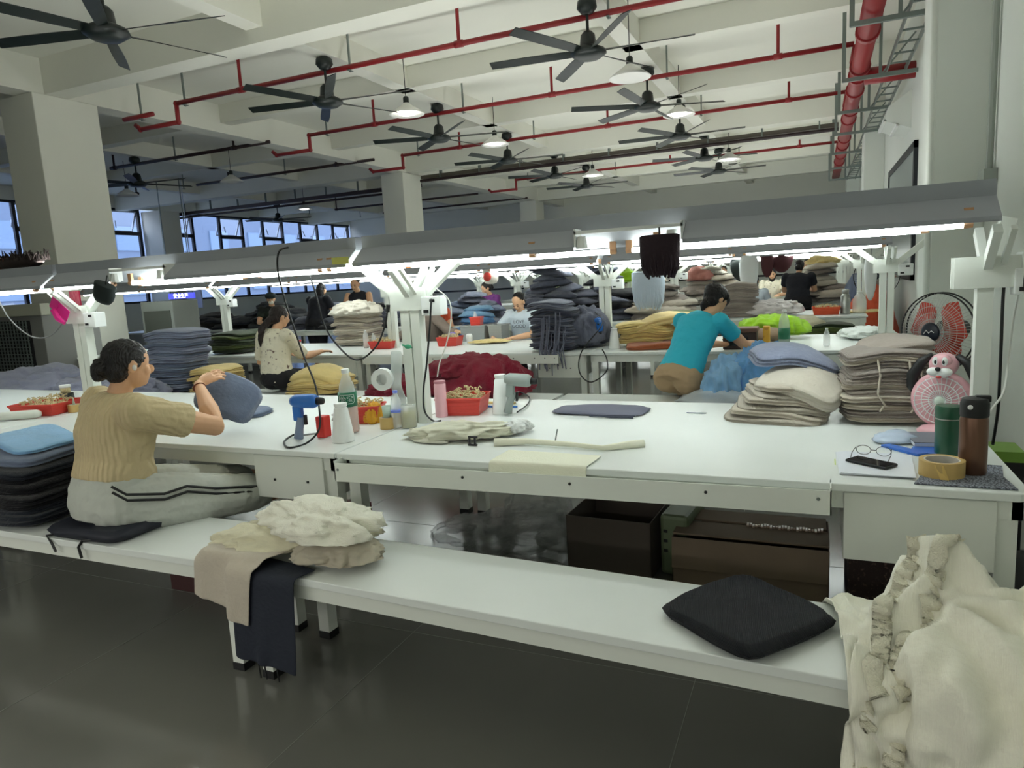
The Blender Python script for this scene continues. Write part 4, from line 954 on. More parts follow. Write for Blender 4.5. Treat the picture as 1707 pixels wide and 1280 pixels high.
for i, dz in enumerate((.0, .026)):
    h_ = q['hp'][1]; kn = V3(-2.62, 2.50, .52); rt = q['r']
    P = [h_+rt*.115+V3(.01, -.09, .13-dz), h_+rt*.145+V3(.0, -.03, .08-dz), h_.lerp(kn, .25)+rt*.135+V3(0, 0, .06-dz), h_.lerp(kn, .45)+rt*.125+V3(0, 0, .085-dz), h_.lerp(kn, .7)+rt*.110+V3(0, 0, .06-dz), kn+rt*.09+V3(0, -.0, .05-dz), V3(-2.62, 2.62, .535-dz)+rt*.08]
    MB().tube(P, .0065, 6).build('side_stripe', BLK, t, True)
MB().lathe([(.03, -.003), (.033, 0), (.03, .003)], 16, V3(-2.96, 2.645, 1.025), (-.25, .16, .165), 1, 1).build('bracelet', mat('red brown thread', (120, 60, 40), .7), t, True)
MB().ell(hd_ := V3(-2.925, 2.235, 1.205)+q['rr']*.085-q['uu']*.012+q['ff']*.002, (.010, .010, .014)).build('earring', mat('pearl', (235, 232, 228), .2), t, True)
# the folded sweater she holds up and the one on the table
o = garment('blue_grey_sweater', fold_mesh(.32, .24, .05, 140, 3, .06), BLUEG2, (-2.93, 2.80, .955), .45, (1, 1, 1.1), 'blue grey sweater held up in the right hand of the woman in beige', 'garment', tilt=(.85, .45))
garment('blue_grey_sweater', fold_mesh(.40, .26, .045, 141, 2, .02), BLUEG2, (-3.30, 3.22, .752), .25, (1, 1, 1), 'blue grey sweater lying folded on the table in front of the woman in beige', 'garment')
# 2 woman in turquoise
TURQ = mat('turquoise cotton', (48, 186, 212), .8, bump=.25, bs=30, var=.04, vs=4)
KHAK = mat('khaki trousers', (178, 152, 118), .8, bump=.2, bs=30)
hb = 5.62
t, q = person('woman in a turquoise T-shirt leaning over the second table row, hair clipped up', (-1.02, hb, .64), (-.90, hb+.30, 1.02), (-.80, hb+.38, 1.14), (-.765, hb+.43, 1.235), (.75, .62, -.32), (.45, .9, 0),
    [((-.95, hb+.6, .84), (-.75, hb+.9, .80), (.5, .9, 0), (0, 0, 1)), ((-.55, hb+.45, .84), (-.40, hb+.80, .80), (.3, .9, -.05), (0, 0, 1))],
    [((-1.05, hb+.5, .50), (-1.0, hb+.5, .09), (.2, 1, 0)), ((-.80, hb+.45, .50), (-.78, hb+.45, .09), (.2, 1, 0))], TURQ, KHAK, HAIR, hair_claw, .007, 1.14, .58, hem=-.05, hs=1.0)
cl = MB(); 
for k in range(5): cl.tube([V3(-.83+.01*k, hb+.36, 1.27-.012*k), V3(-.85+.01*k, hb+.33, 1.24-.012*k)], .004, 6)
cl.build('hair_clip', mat('dark clip', (70, 66, 60), .3), t)
# 3 woman in the floral shirt
FLOR = mat('floral print', (238, 232, 210), .8, bump=.2, bs=30, vs=24, rgb2=(126, 104, 92), thr=.66)
hb = 5.62
t, q = person('woman in a cream floral shirt with a long ponytail, seen from behind', (-5.16, hb, .62), (-5.20, hb+.06, 1.0), (-5.18, hb+.10, 1.13), (-5.165, hb+.14, 1.235), (.45, .85, -.25), (.2, .97, 0),
    [((-5.48, hb+.12, .76), (-5.42, hb+.45, .80), (.2, .9, -.05), (0, 0, 1)), ((-5.00, hb+.26, .80), (-5.0, hb+.55, .82), (.1, .9, -.05), (0, 0, 1))],
    [((-5.1, hb+.48, .52), (-5.1, hb+.45, .09), (0, 1, 0)), ((-4.92, hb+.48, .52), (-4.92, hb+.45, .09), (0, 1, 0))], FLOR, mat('black trousers', (26, 26, 32), .8), HAIRB, hair_pony, .007, 1.16, .9, hem=.03)
# 4 girl in white tee facing us
TEE = mat('white blue tee', (206, 218, 228), .8, bump=.2, bs=20)
hb = 8.3
t, q = person('woman in a pale T-shirt with dark lettering, bending over yellow knitting', (-3.44, hb, .60), (-3.44, hb-.05, .98), (-3.46, hb-.10, 1.10), (-3.455, hb-.15, 1.195), (-.12, -.80, -.62), (-.1, -1, 0),
    [((-3.20, hb-.35, .80), (-3.34, hb-.68, .79), (-.3, -.8, 0), (0, 0, 1)), ((-3.76, hb-.30, .80), (-3.60, hb-.66, .79), (.4, -.8, 0), (0, 0, 1))],
    [((-3.32, hb-.5, .52), (-3.32, hb-.45, .09), (0, -1, 0)), ((-3.55, hb-.5, .52), (-3.55, hb-.45, .09), (0, -1, 0))], TEE, mat('black trousers', (26, 26, 32), .8), HAIR, hair_tied, .007, 1.12, .8, closed=True)
for body_txt, dz in (('LOVE', 0), ('GOOD', -.055)):
    o = text_mesh(body_txt, .06, mat('dark print', (60, 66, 84), .8), t, 'shirt_print'); o.location = (-3.44, hb-.215, .93+dz); o.rotation_euler = (math.pi/2-.1, 0, 0)
garment('yellow_knitting', CRH[1], YELK, (-3.55, 7.45, .765), .3, (.22, .12, .05), 'yellow knitted pieces under the hands of the woman in the pale T-shirt', 'knitted piece')
# 5 woman in the taupe cardigan
CARD = mat('taupe cardigan', (136, 122, 112), .9, bump=.5, bs=40, var=.08, vs=12)
t, q = person('woman in a taupe cardigan with a long dark ponytail behind the middle lamp post', (-4.80, 8.35, .60), (-4.78, 8.20, .98), (-4.85, 8.12, 1.10), (-4.93, 8.05, 1.19), (-.8, -.45, -.55), (-.55, -.8, 0),
    [((-4.40, 8.05, .84), (-4.15, 7.85, .86), (.6, -.6, 0), (0, 0, 1)), ((-5.1, 8.0, .82), (-5.1, 7.7, .80), (.1, -.9, 0), (0, 0, 1))],
    [((-4.9, 7.9, .52), (-4.9, 7.95, .09), (0, -1, 0)), ((-5.0, 7.9, .52), (-5.0, 7.95, .09), (0, -1, 0))], CARD, mat('black trousers', (26, 26, 32), .8), HAIR, hair_pony, .009, 1.16, 1.6, gr=None)
# background figures
def simple(label, x, y, z, face_, shirt, hair, hf, w=1.15, standing=False, sleeve=.6, mask=False, bow=.05, hat=None, pants=None):
    f = Vector(face_).normalized(); b = Vector((f.x, f.y, 0)).normalized(); r = b.cross(Vector((0, 0, 1)))
    hip = V3(x, y, z); ch = hip+b*bow*2+V3(0, 0, .37); nk = ch+b*bow+V3(0, 0, .13); hd = nk+b*(bow+.02)+V3(0, 0, .105)
    arms = [(ch-r*.26+b*.12-V3(0, 0, .20), ch-r*.12+b*.40-V3(0, 0, .20), b-V3(0, 0, .1), (0, 0, 1)), (ch+r*.26+b*.12-V3(0, 0, .20), ch+r*.12+b*.40-V3(0, 0, .20), b-V3(0, 0, .1), (0, 0, 1))]
    if standing: legs = [(hip-r*.09+V3(0, 0, -z*.48), hip-r*.10+V3(0, 0, -z+.09), b), (hip+r*.09+V3(0, 0, -z*.48), hip+r*.10+V3(0, 0, -z+.09), b)]
    else: legs = [(hip-r*.1+b*.42-V3(0, 0, .08), hip-r*.1+b*.42+V3(0, 0, -z+.09), b), (hip+r*.1+b*.42-V3(0, 0, .08), hip+r*.1+b*.42+V3(0, 0, -z+.09), b)]
    t, q = person(label, hip, ch, nk, hd, f, b, arms, legs, shirt, pants or mat('black trousers', (26, 26, 32), .8), hair, hf, .011, w, sleeve, mask=mask, fingers=False, extra='face' if f.y < .5 else None)
    return t, q, hd
def hh(px, py, Y): return at(px, py, y=Y)
DK1 = mat('black shirt', (24, 26, 36), .8, bump=.2, bs=20); GRN = mat('dark green camouflage', (40, 50, 40), .85, rgb2=(24, 28, 26), vs=9, thr=.5)
p = hh(452, 497, 10.6); t, q, hd = simple('person in a dark cap and white face mask in the left background', p.x, 10.6, p.z-.62, (.6, -.7, -.3), GRN, HAIR, hair_tied, mask=True)
MB().ell(hd+V3(0, 0, .06), (.1, .11, .07)).ell(hd+q['ff']*.12+V3(0, 0, .055), (.07, .06, .012)).build('cap', mat('dark green cap', (34, 46, 46), .8), t, True)
p = hh(522, 480, 10.6); simple('standing person in a black shirt seen from behind, curly hair', p.x, 10.6, p.z-.64, (.1, 1, -.1), DK1, HAIR, hair_long, standing=True, w=1.3)
p = hh(600, 470, 10.2); t, q, hd = simple('woman in a black sleeveless top left of the middle post', p.x, 10.2, p.z-.64, (.2, -.9, -.4), DK1, HAIR, hair_tied, sleeve=0, standing=True)
p = hh(723, 500, 10.4); simple('person in an orange top behind the cardigan woman', p.x, 10.4, p.z-.62, (.5, -.8, -.5), ORNG, HAIR, hair_tied)
p = hh(826, 478, 12.0); simple('person in purple behind the red and white hanging bag', p.x, 12.0, p.z-.62, (-.5, -.8, -.4), mat('purple shirt', (110, 50, 120), .8), HAIR, hair_bun)
p = hh(1253, 468, 12.7); simple('dark haired person in pale blue behind the white hanging bag', p.x, 12.7, p.z-.62, (.1, 1, -.3), TEE, HAIR, hair_long)
p = hh(1288, 453, 15.95); simple('person facing us with floral top, middle of the fourth row', p.x, 15.95, p.z-.64, (0, -1, -.3), FLOR, HAIR, hair_long)
p = hh(1330, 441, 13.8); simple('person in black seen from behind at the fourth row', p.x, 13.8, p.z-.64, (.1, 1, -.1), DK1, HAIR, hair_bun, w=1.3)
p = hh(1352, 437, 18.3); simple('small dark haired person behind the one in black', p.x, 18.3, p.z-.64, (-.4, -.9, -.1), PALEP, HAIR, hair_bun)
p = hh(1208, 448, 18.5); simple('person far back left of the hanging white bag', p.x, 18.5, p.z-.64, (0, -1, -.1), CHARG, HAIR, hair_bun)
p = hh(1020, 492, 12.6); simple('person in dark green behind the tallest dark heap', p.x, 12.8, .62, (.3, .9, -.3), OLIVD, HAIR, hair_long)
# ---------------------------------------------------------------- objects
ZT = .7515
PINK = mat('pink plastic', (232, 178, 186), .35, coat=.3); CLEAR = mat('clear plastic', (238, 242, 242), .08, alpha=.35, spec=.6)
REDB = mat('red basket plastic', (214, 66, 56), .4); YARN = knit('yarn scraps', (212, 196, 150), .25); BLUP = mat('blue plastic', (38, 110, 196), .35)
CARDB = mat('carton', (128, 112, 94), .85, var=.06, vs=4); YTAPE = mat('tan tape', (200, 168, 104), .5); STEEL = mat('brushed steel', (170, 172, 168), .3, metal=.8)
def spot(px, py, z=.75): return at(px, py, z=z)
# pink dog shaped desk fan
t = thing('desk_fan', 'pink desk fan with a dog head and black ears at the table end', 'fan', (.475, 3.32, ZT), math.radians(-24))
MB().lathe([(.085, 0), (.09, .012), (.07, .03), (.02, .045)], 24, (0, .01, 0), sy=.75).build('base', PINK, t, True)
MB().lathe([(.06, -.045), (.105, -.035), (.118, 0), (.118, .02), (.105, .03)], 32, (0, .035, .145), (0, -1, 0)).build('housing', PINK, t, True)
g = MB()
for r in (.098, .07, .042, .02): g.tube([(r*math.cos(a*math.pi/16), -.004-.012*(1-r/.1), .145+r*math.sin(a*math.pi/16)) for a in range(33)], .0022, 5)
g.build('grille_ring', CAPW, t, True)
sp_ = MB().tube([(.02, -.016, 0), (.06, -.012, .012), (.098, -.002, .03)], .0016, 4).mesh('grille_spoke'); sp_.materials.append(CAPW)
for k in range(30):
    o = link('grille_spoke', sp_, t, True); o.location = (0, 0, .145); o.rotation_euler = (0, k*2*math.pi/30, 0)
MB().lathe([(.001, .022), (.018, .018), (.022, .006), (.02, 0)], 18, (0, 0, .145), (0, -1, 0)).build('hub', mat('mint plastic', (206, 220, 206), .4), t, True)
for k in range(5):
    a = k*2*math.pi/5; c, s_ = math.cos(a), math.sin(a); n2 = Vector((-s_, 0, c))
    v = [Vector((c*.018, .014, s_*.018)), Vector((c*.085, .008, s_*.085))+n2*-.022, Vector((c*.085, .024, s_*.085))+n2*.025, Vector((c*.02, .02, s_*.02))+n2*.012]
    MB().add([q+V3(0, 0, .145) for q in v]+[q+V3(0, .002, .145) for q in v], [(0, 1, 2, 3), (7, 6, 5, 4), (0, 4, 5, 1), (1, 5, 6, 2), (2, 6, 7, 3), (3, 7, 4, 0)]).build('blade', mat('pale blade', (226, 214, 206), .4), t)
hm = MB(); hm.ell((0, .03, .292), (.055, .052, .05), n=20, m=14); hm.ell((0, -.005, .312), (.04, .025, .03)); hm.build('head', PINK, t, True)
mz = MB(); mz.ell((-.022, -.025, .268), (.026, .022, .018)); mz.ell((.022, -.025, .268), (.026, .022, .018)); mz.ell((0, -.02, .262), (.03, .02, .02)); mz.build('muzzle', CAPW, t, True)
MB().ell((0, -.048, .282), (.011, .008, .009)).build('nose', BLK, t, True)
MB().ell((0, -.034, .248), (.012, .008, .006)).build('mouth', mat('red mouth', (214, 60, 66), .4), t, True)
for q in (-1, 1):
    MB().ell((q*.017, -.024, .312), (.012, .008, .018)).build('eye', CAPW, t, True)
    MB().ell((q*.015, -.031, .309), (.005, .004, .008)).build('pupil', BLK, t, True)
    MB().tube([(q*.045, .035, .33), (q*.085, .035, .30), (q*.118, .03, .24), (q*.12, .03, .19), (q*.112, .03, .165)], [.012, .02, .024, .02, .008], 12).build('ear', BLK, t, True)
# big red floor fan behind the right post
def floor_fan(p, r, rz, label, blade, white=False):
    t = thing('floor_fan', label, 'fan', (p.x, p.y, 0), rz)
    z = p.z
    MB().lathe([(.2, 0), (.2, .015), (.05, .05), (.025, .06)], 24).build('base', BLK, t, True)
    MB().tube([(0, .06, .04), (0, .06, z-.05)], .016).build('pole', BLK, t)
    MB().tube([(0, .04, z), (0, .2, z)], [.06, .05], 14).build('motor', BLK, t, True)
    for yy in (-.06, .06):
        MB().tube([(r*math.cos(a*math.pi/20), yy*.35, z+r*math.sin(a*math.pi/20)) for a in range(41)], .0045, 6).build('rim', BLK, t, True)
    wire = mat('pale wire', (190, 192, 188), .4)
    gm = MB().tube([(.05, -.075, 0), (r*.6, -.06, 0), (r*.9, -.035, 0), (r, -.02, 0)], .0016, 4).mesh('grille_wire'); gm.materials.append(wire)
    for k in range(64): o = link('grille_wire', gm, t); o.location = (0, 0, z); o.rotation_euler = (0, k*2*math.pi/64, 0)
    for k in range(1, 6):
        rr = r*k/6; MB().tube([(rr*math.cos(a*math.pi/18), -.074+.03*(k/6)**3, z+rr*math.sin(a*math.pi/18)) for a in range(37)], .0014, 4).build('grille_ring', wire, t)
    for k in range(3):
        a0 = k*2*math.pi/3+.5; V = []
        for i in range(7):
            rr = r*(.15+.72*i/6); wd = 1.12*math.sin(.7+i/6*1.9)
            for sgn in (-1, 1): V.append((rr*math.cos(a0+sgn*wd), -.01+sgn*.03, z+rr*math.sin(a0+sgn*wd)))
        F = [(2*i, 2*i+1, 2*i+3, 2*i+2) for i in range(6)]
        me = bpy.data.meshes.new('blade'); me.from_pydata(V, [], F); me.materials.append(blade); o = link('blade', me, t, True)
        s2 = o.modifiers.new('thickness', 'SOLIDIFY'); s2.thickness = .004
    MB().lathe([(.001, .012), (.045, .008), (.055, 0), (.05, -.004)], 22, (0, -.078, z), (0, -1, 0)).build('badge', mat('navy badge', (24, 30, 44), .4), t, True)
    MB().tube([(-.03, -.092, z-.01), (-.015, -.092, z+.012), (0, -.092, z-.004), (.015, -.092, z+.01), (.03, -.092, z)], .0022, 5).build('badge_mark', CAPW, t)
    return t
p = at(1566, 552, y=4.55); floor_fan(p, .215, math.radians(-42), 'large floor fan with a red blade and round wire guard behind the right post', mat('red fan blade', (206, 74, 58), .35))
p = at(1461, 460, y=12.6); floor_fan(p, .33, math.radians(-10), 'grey floor fan in the distance beside the right wall', mat('orange brown blade', (130, 70, 50), .4))
# thermos bottles, tape, phone, papers at the right end
t = thing('thermos_bottle', 'green thermos cup behind the brown bottle', 'bottle', (.455, 2.98, ZT))
GR = mat('green enamel', (30, 86, 62), .35, coat=.3)
MB().lathe([(.04, 0), (.043, .01), (.044, .13), (.043, .14)], 26).build('body', GR, t, 2); MB().lathe([(.043, .14), (.045, .145), (.045, .18), (.042, .188), (.02, .19)], 26).build('lid', GR, t, 2); MB().lathe([(.0446, .138), (.0446, .142)], 26).build('ring', STEEL, t)
p = spot(1620, 790); t = thing('water_bottle', 'brown metallic water bottle with a black lid at the table corner', 'bottle', (p.x, p.y, ZT))
BRZ = mat('bronze metal', (116, 86, 70), .28, metal=.7)
MB().lathe([(.040, 0), (.0425, .008), (.0425, .19), (.038, .205)], 28).build('body', BRZ, t, 2)
l_ = MB().lathe([(.041, .2), (.043, .205), (.043, .245), (.037, .262), (.015, .268)], 28).build('lid', BLK, t, 2)
MB().ell((-.02, -.042, .238), (.008, .004, .008)).build('lock_button', CAPW, l_, True); MB().box(.0, .045, -.012, .012, .25, .272).build('handle', BLK, l_, bevel=.004)
p = spot(1576, 800); t = thing('tape_roll', 'large roll of tan packing tape lying on the speckled mat', 'tape', (p.x-.005, p.y+.05, ZT+.002))
MB().lathe([(.055, 0), (.069, 0), (.069, .055), (.055, .055), (.055, 0)], 36).build('tape', YTAPE, t, 2); MB().lathe([(.049, .001), (.055, .001), (.055, .054), (.049, .054), (.049, .001)], 36).build('core', mat('card core', (206, 200, 190), .8), t, 2)
MB().add([(-.03, -.0625, .05), (-.005, -.0695, .05), (.012, -.073, .002), (-.012, -.071, .0)], [(0, 1, 2, 3)]).build('loose_end', mat('yellow tape end', (224, 190, 110), .5), t)
o = MB().prism([(.30, 2.56), (.585, 2.555), (.575, 2.70), (.60, 2.84), (.36, 2.86), (.345, 2.70)], ZT, ZT+.004, 'xy').build('table_mat', mat('speckled grey cloth', (150, 156, 168), .9, rgb2=(70, 72, 82), vs=160, thr=.5, bump=.5, bs=120)); tag(o, 'speckled grey cloth mat under tape roll and brown bottle', 'mat')
o['category'] = 'mat'
for i in range(5):
    o = MB().box(-.115, .115, -.155, .155, 0, .0016).build('paper_sheet', mat('paper', (224, 228, 236), .7), None, loc=(.19+.004*i, 2.785-.003*i, ZT+.0017*i)); o.rotation_euler = (0, 0, -.02*i+.02)
    tag(o, 'white paper sheet in the small pile under the phone, '+('lowest', 'second from the bottom', 'middle one', 'second from the top', 'topmost')[i], 'paper', 'paper sheets under the phone')
tag(MB().box(.065, .068, 2.72, 2.8, ZT+.009, ZT+.0095).build('sticky_note', mat('lime note', (206, 226, 60), .6)), 'lime sticky note at the left edge of the papers', 'note')
t = thing('smartphone', 'black smartphone lying on the white papers', 'phone', (.185, 2.755, ZT+.0105), math.radians(-36))
MB().box(-.078, .078, -.038, .038, 0, .009).build('body', BLK, t, bevel=.004); MB().box(-.074, .074, -.035, .035, .009, .0095).build('screen', mat('phone screen', (24, 26, 32), .08), t)
t = thing('eyeglasses', 'thin framed eyeglasses behind the phone', 'glasses', (.20, 2.87, ZT+.0105), math.radians(-12))
for q in (-1, 1):
    MB().tube([(q*.034+.025*math.cos(a*math.pi/8), 0, .02+.018*math.sin(a*math.pi/8)) for a in range(17)], .0013, 5).build('rim', BLK, t); MB().tube([(q*.06, 0, .03), (q*.065, -.05, .02), (q*.06, -.12, .004)], .0014, 5).build('temple', BLK, t)
MB().tube([(-.01, 0, .022), (.01, 0, .022)], .0013, 5).build('bridge', BLK, t)
t = thing('plastic_sleeve', 'blue and clear crumpled plastic sleeve under the notebook', 'sleeve', (.37, 3.08, ZT))
BF_ = mat('blue film', (60, 120, 220), .25, alpha=.85)
MB().prism([(-.13, -.02), (-.10, .0), (.02, -.12), (-.02, -.15)], 0, .01, 'xy').build('blue_edge', BF_, t); MB().prism([(-.05, -.13), (.2, -.10), (.22, .02), (.0, .05)], 0, .006, 'xy').build('film', BF_, t)
o = garment('crumple', CR[3], mat('clear blue film', (206, 222, 244), .2, alpha=.8), (.30, 3.16, ZT+.005), .3, (.08, .06, .05), None, None); o.parent = None
tag(o, 'crumpled clear film sticking up behind the blue sleeve', 'film'); o.name = 'crumpled_film'
t = thing('notebook', 'grey notebook under the desk fan', 'book', (.44, 3.13, ZT+.007), .1); MB().box(-.09, .1, -.06, .12, 0, .014).build('pages', mat('paper', (224, 228, 236), .7), t); MB().box(-.092, .102, -.062, .122, .014, .017).build('cover', mat('grey cover', (120, 124, 134), .5), t)
t = thing('wall_box', 'green and black box on the shelf behind the brown bottle', 'box', (.80, 3.9, 0)); MB().box(-.09, .09, -.1, .1, .0, .52).build('body', BLK, t); MB().box(-.09, .09, -.1, .1, .52, .57).build('lid', mat('green lid', (120, 160, 60), .5), t)
# clusters on the near table
def bottle(x, y, z, h, r, label, capc, liquid=None, lab=None, cat='bottle', text=None, name='plastic_bottle'):
    t = thing(name, label, cat, (x, y, z))
    MB().lathe([(r*.8, 0), (r, .01*h/.2), (r, h*.55), (r*.93, h*.62), (r*.8, h*.75), (r*.4, h*.9), (r*.36, h*.94)], 24).build('body', CLEAR, t, True)
    MB().lathe([(r*.4, h*.93), (r*.42, h*.935), (r*.42, h*.995), (r*.3, h)], 16).build('cap', capc, t, 2)
    if liquid: MB().lathe([(r*.78, .003), (r*.94, .012), (r*.94, liquid[0]*h), (r*.5, liquid[0]*h+.001)], 20).build('contents', liquid[1], t, True)
    if lab:
        L_ = MB().lathe([(r*1.015, lab[0]*h), (r*1.015, lab[1]*h)], 28).build('label', lab[2], t, True)
        if text:
            o = text_mesh(text, r*.75, CAPW, L_, 'label_text', .0008); me = o.data; o.rotation_euler = (0, 0, .5)
            for v in me.vertices:  # wrap round the bottle
                a = v.co.x/(r*1.03); yy = v.co.y; v.co = (math.sin(a)*r*1.03, -math.cos(a)*r*1.03, yy+(lab[0]+lab[1])/2*h-r*.2)
            
            zc = (lab[0]+lab[1])/2*h+r*.06; w_ = .85; pts = [(-w_, -.5), (w_*.8, -.5), (w_, -.3), (w_, .5), (-w_*.8, .5), (-w_, .3), (-w_, -.5)]
            P = []
            for (x0, y0), (x1, y1) in zip(pts, pts[1:]):
                for k in range(6): a = x0+(x1-x0)*k/6; P.append((math.sin(a)*r*1.03, -math.cos(a)*r*1.03, zc+(y0+(y1-y0)*k/6)*r*.95))
            P.append(P[0]); o = MB().tube(P, .0012, 5).build('label_frame', CAPW, L_); o.rotation_euler = (0, 0, .5)
    return t
GRL = mat('green label', (20, 110, 78), .4); BLC = mat('blue cap', (120, 140, 230), .4); PNKL = mat('pale drink', (226, 190, 176), .4)
bottle(-2.23, 2.92, ZT, .335, .048, 'large clear water bottle with a green label beside the blue gun', CAPW, (.4, mat('peach filling', (214, 150, 120), .5, alpha=.8)), (.42, .64, GRL), text='怡宝')
bottle(-2.03, 3.06, ZT+.0, .20, .032, 'small clear bottle with a violet cap behind the tan tape rolls', BLC, None, (.42, .5, BLC))
def basket(x, y, z, w, d, h, rz, label, fill=True, m=REDB, grp=None, name='plastic_basket'):
    t = thing(name, label, 'basket', (x, y, z), rz, grp)
    k = .86
    def wall(a, b, c, e): return [a, b, c, e]
    V = [(-w/2*k, -d/2*k, 0), (w/2*k, -d/2*k, 0), (w/2*k, d/2*k, 0), (-w/2*k, d/2*k, 0), (-w/2, -d/2, h), (w/2, -d/2, h), (w/2, d/2, h), (-w/2, d/2, h)]
    mb = MB(); mb.add(V, [(3, 2, 1, 0), (0, 1, 5, 4), (1, 2, 6, 5), (2, 3, 7, 6), (3, 0, 4, 7)])
    me = bpy.data.meshes.new('tub'); me.from_pydata(mb.v, [], mb.f); me.materials.append(m); o = link('tub', me, t); s2 = o.modifiers.new('thickness', 'SOLIDIFY'); s2.thickness = .004
    MB().tube([V[4], V[5], V[6], V[7], V[4]], .007, 6).build('rim', m, t)
    for i in range(1, 5):
        zz = h*i/5; f_ = (k+(1-k)*i/5)*1.004
        MB().tube([(-w/2*f_, -d/2*f_, zz), (w/2*f_, -d/2*f_, zz), (w/2*f_, d/2*f_, zz), (-w/2*f_, d/2*f_, zz), (-w/2*f_, -d/2*f_, zz)], .0022, 4).build('rib', m, t)
    if fill:
        b = MB(); r_ = random.Random(int(x*100))
        for q in range(110 if w > .2 else 60):
            c = Vector((r_.uniform(-w*.42, w*.42), r_.uniform(-d*.42, d*.42), h*.8)); c.z += .05*(1-(2*c.x/w)**2)*r_.random()+.012
            e = Vector((r_.uniform(-1, 1), r_.uniform(-1, 1), r_.uniform(-.3, .5)))*.022; b.tube([c, c+e, c+e+Vector((r_.uniform(-.015, .015), r_.uniform(-.015, .015), -.01))], .004, 4)
        o = b.build('yarn_scraps', YARN, t); o['kind'] = 'stuff'
        MB().box(-w*.42, w*.42, -d*.42, d*.42, h*.5, h*.82).build('scrap_bed', YARN, t)
    return t
basket(-4.92, 3.08, ZT, .34, .28, .075, .25, 'red basket heaped with yarn scraps at the left end of the table')
basket(-1.86, 3.50, ZT, .26, .24, .095, .2, 'red basket of yarn scraps behind the pink tumbler')
basket(-2.32, 3.18, ZT, .2, .16, .09, .3, 'red basket behind the big green labelled bottle')
t = thing('tumbler', 'pink slim tumbler in front of the red basket with a white cord', 'bottle', (-1.93, 3.36, ZT)); MB().lathe([(.032, 0), (.035, .005), (.033, .185), (.03, .19)], 24).build('body', PINK, t, 2)
MB().lathe([(.031, .19), (.0335, .193), (.032, .205), (.01, .207)], 24).build('lid', mat('dark pink', (190, 130, 140), .4), t, 2)
t = thing('seed_jar', 'clear jar of yellow green yarn bits by the lamp post foot', 'jar', (-1.97, 3.08, ZT)); MB().lathe([(.04, 0), (.042, .004), (.042, .11), (.038, .12)], 22).build('glass', CLEAR, t, True); MB().lathe([(.037, .004), (.038, .08), (.01, .085)], 20).build('contents', mat('green yellow bits', (196, 190, 110), .9, rgb2=(120, 110, 50), vs=90, thr=.5), t)
for i, (px, py, r, h, lb, sm) in enumerate(((642, 716, .042, .06, 'tan tape roll with a small clear tub on it, left of the violet capped bottle', 1), (663, 708, .036, .055, 'tan tape roll under the violet capped bottle', 0), (118, 688, .04, .052, 'tan tape roll beside the left red basket with a white tag in it', 2))):
    q = spot(px, py); t = thing('tape_roll', lb, 'tape', (q.x, q.y+.03, ZT)); MB().lathe([(r*.75, 0), (r, 0), (r, h), (r*.75, h), (r*.75, 0)], 28).build('tape', YTAPE, t, 2); MB().lathe([(r*.66, 0), (r*.75, 0), (r*.75, h), (r*.66, h), (r*.66, 0)], 24).build('core', mat('card core', (206, 200, 190), .8), t, 2)
    if sm == 1: MB().lathe([(.022, h), (.026, h+.06), (.024, h+.061), (.02, h+.005)], 20).build('tub', mat('pale aqua tub', (206, 226, 214), .3, alpha=.8), t, True)
    if sm == 2: MB().prism([(-.02, h-.02), (.02, h-.02), (.0, h+.05)], 0, .003).build('tag', mat('pale aqua tub', (206, 226, 214), .3), t)
q = spot(620, 708); garment('yellow_pouch', CRH[2], mat('yellow pouch', (236, 178, 50), .4, bump=.4, bs=30), (q.x-.03, q.y+.06, ZT), 1.2, (.055, .05, .16), 'crumpled yellow plastic pouch behind the green labelled bottle', 'pouch')
garment('clear_pouch', CR[0], mat('milky film', (206, 200, 198), .35), (-2.42, 3.22, ZT), .4, (.12, .08, .10), 'white plastic packet behind the blue gun', 'bag')
def cone(x, y, z, h, label, s=1.):
    t = thing('yarn_cone', label, 'cone', (x, y, z)); MB().lathe([(.055*s, 0), (.056*s, .01), (.034*s, h*.86), (.027*s, h*.9), (.032*s, h*.93), (.032*s, h)], 24).build('cone', CAPW, t, 2); return t
cone(-2.14, 2.74, ZT, .19, 'white plastic cone right of the blue gun'); cone(-1.62, 3.5, ZT, .22, 'white plastic cone holding up the grey gun')
def gun(x, y, z, rz, body, hnd, label, up=True):
    t = thing('heat_gun', label, 'tool', (x, y, z), rz)
    b = MB(); b.tube([(-.085, 0, .20), (-.06, 0, .20), (.04, 0, .20), (.06, 0, .2)], [.02, .034, .036, .028], 14); b.build('barrel', body, t, True)
    MB().box(-.075, -.03, -.02, .02, .10, .18).build('housing', body, t, bevel=.008)
    MB().tube([(.058, 0, .2), (.085, 0, .2), (.095, 0, .2)], [.02, .018, .015], 12).build('nozzle', BLK, t, True)
    MB().tube([(-.04, 0, .12), (-.055, 0, .06), (-.065, 0, .01)], [.022, .02, .024], 12).build('handle', hnd, t, True); MB().box(-.022, -.008, -.008, .008, .08, .13).build('trigger', BLK, t, bevel=.002)
    return t
gun(-2.33, 2.72, ZT, .15, BLUP, mat('grey blue grip', (130, 146, 176), .4), 'blue heat gun standing upright near the table edge')
MB_ = MB().box(-.05, .0, -.03, .03, 0, .11); o = MB_.build('red_stand', mat('red plastic', (206, 50, 44), .4), None, bevel=.006, loc=(-2.28, 2.80, ZT)); tag(o, 'red plastic block behind the blue gun', 'block')
t = gun(-1.50, 3.46, ZT, 2.9, mat('grey plastic', (150, 160, 156), .4), mat('grey plastic', (150, 160, 156), .4), 'grey glue gun leaning on the white cone'); t.rotation_euler = (.1, .1, .2)
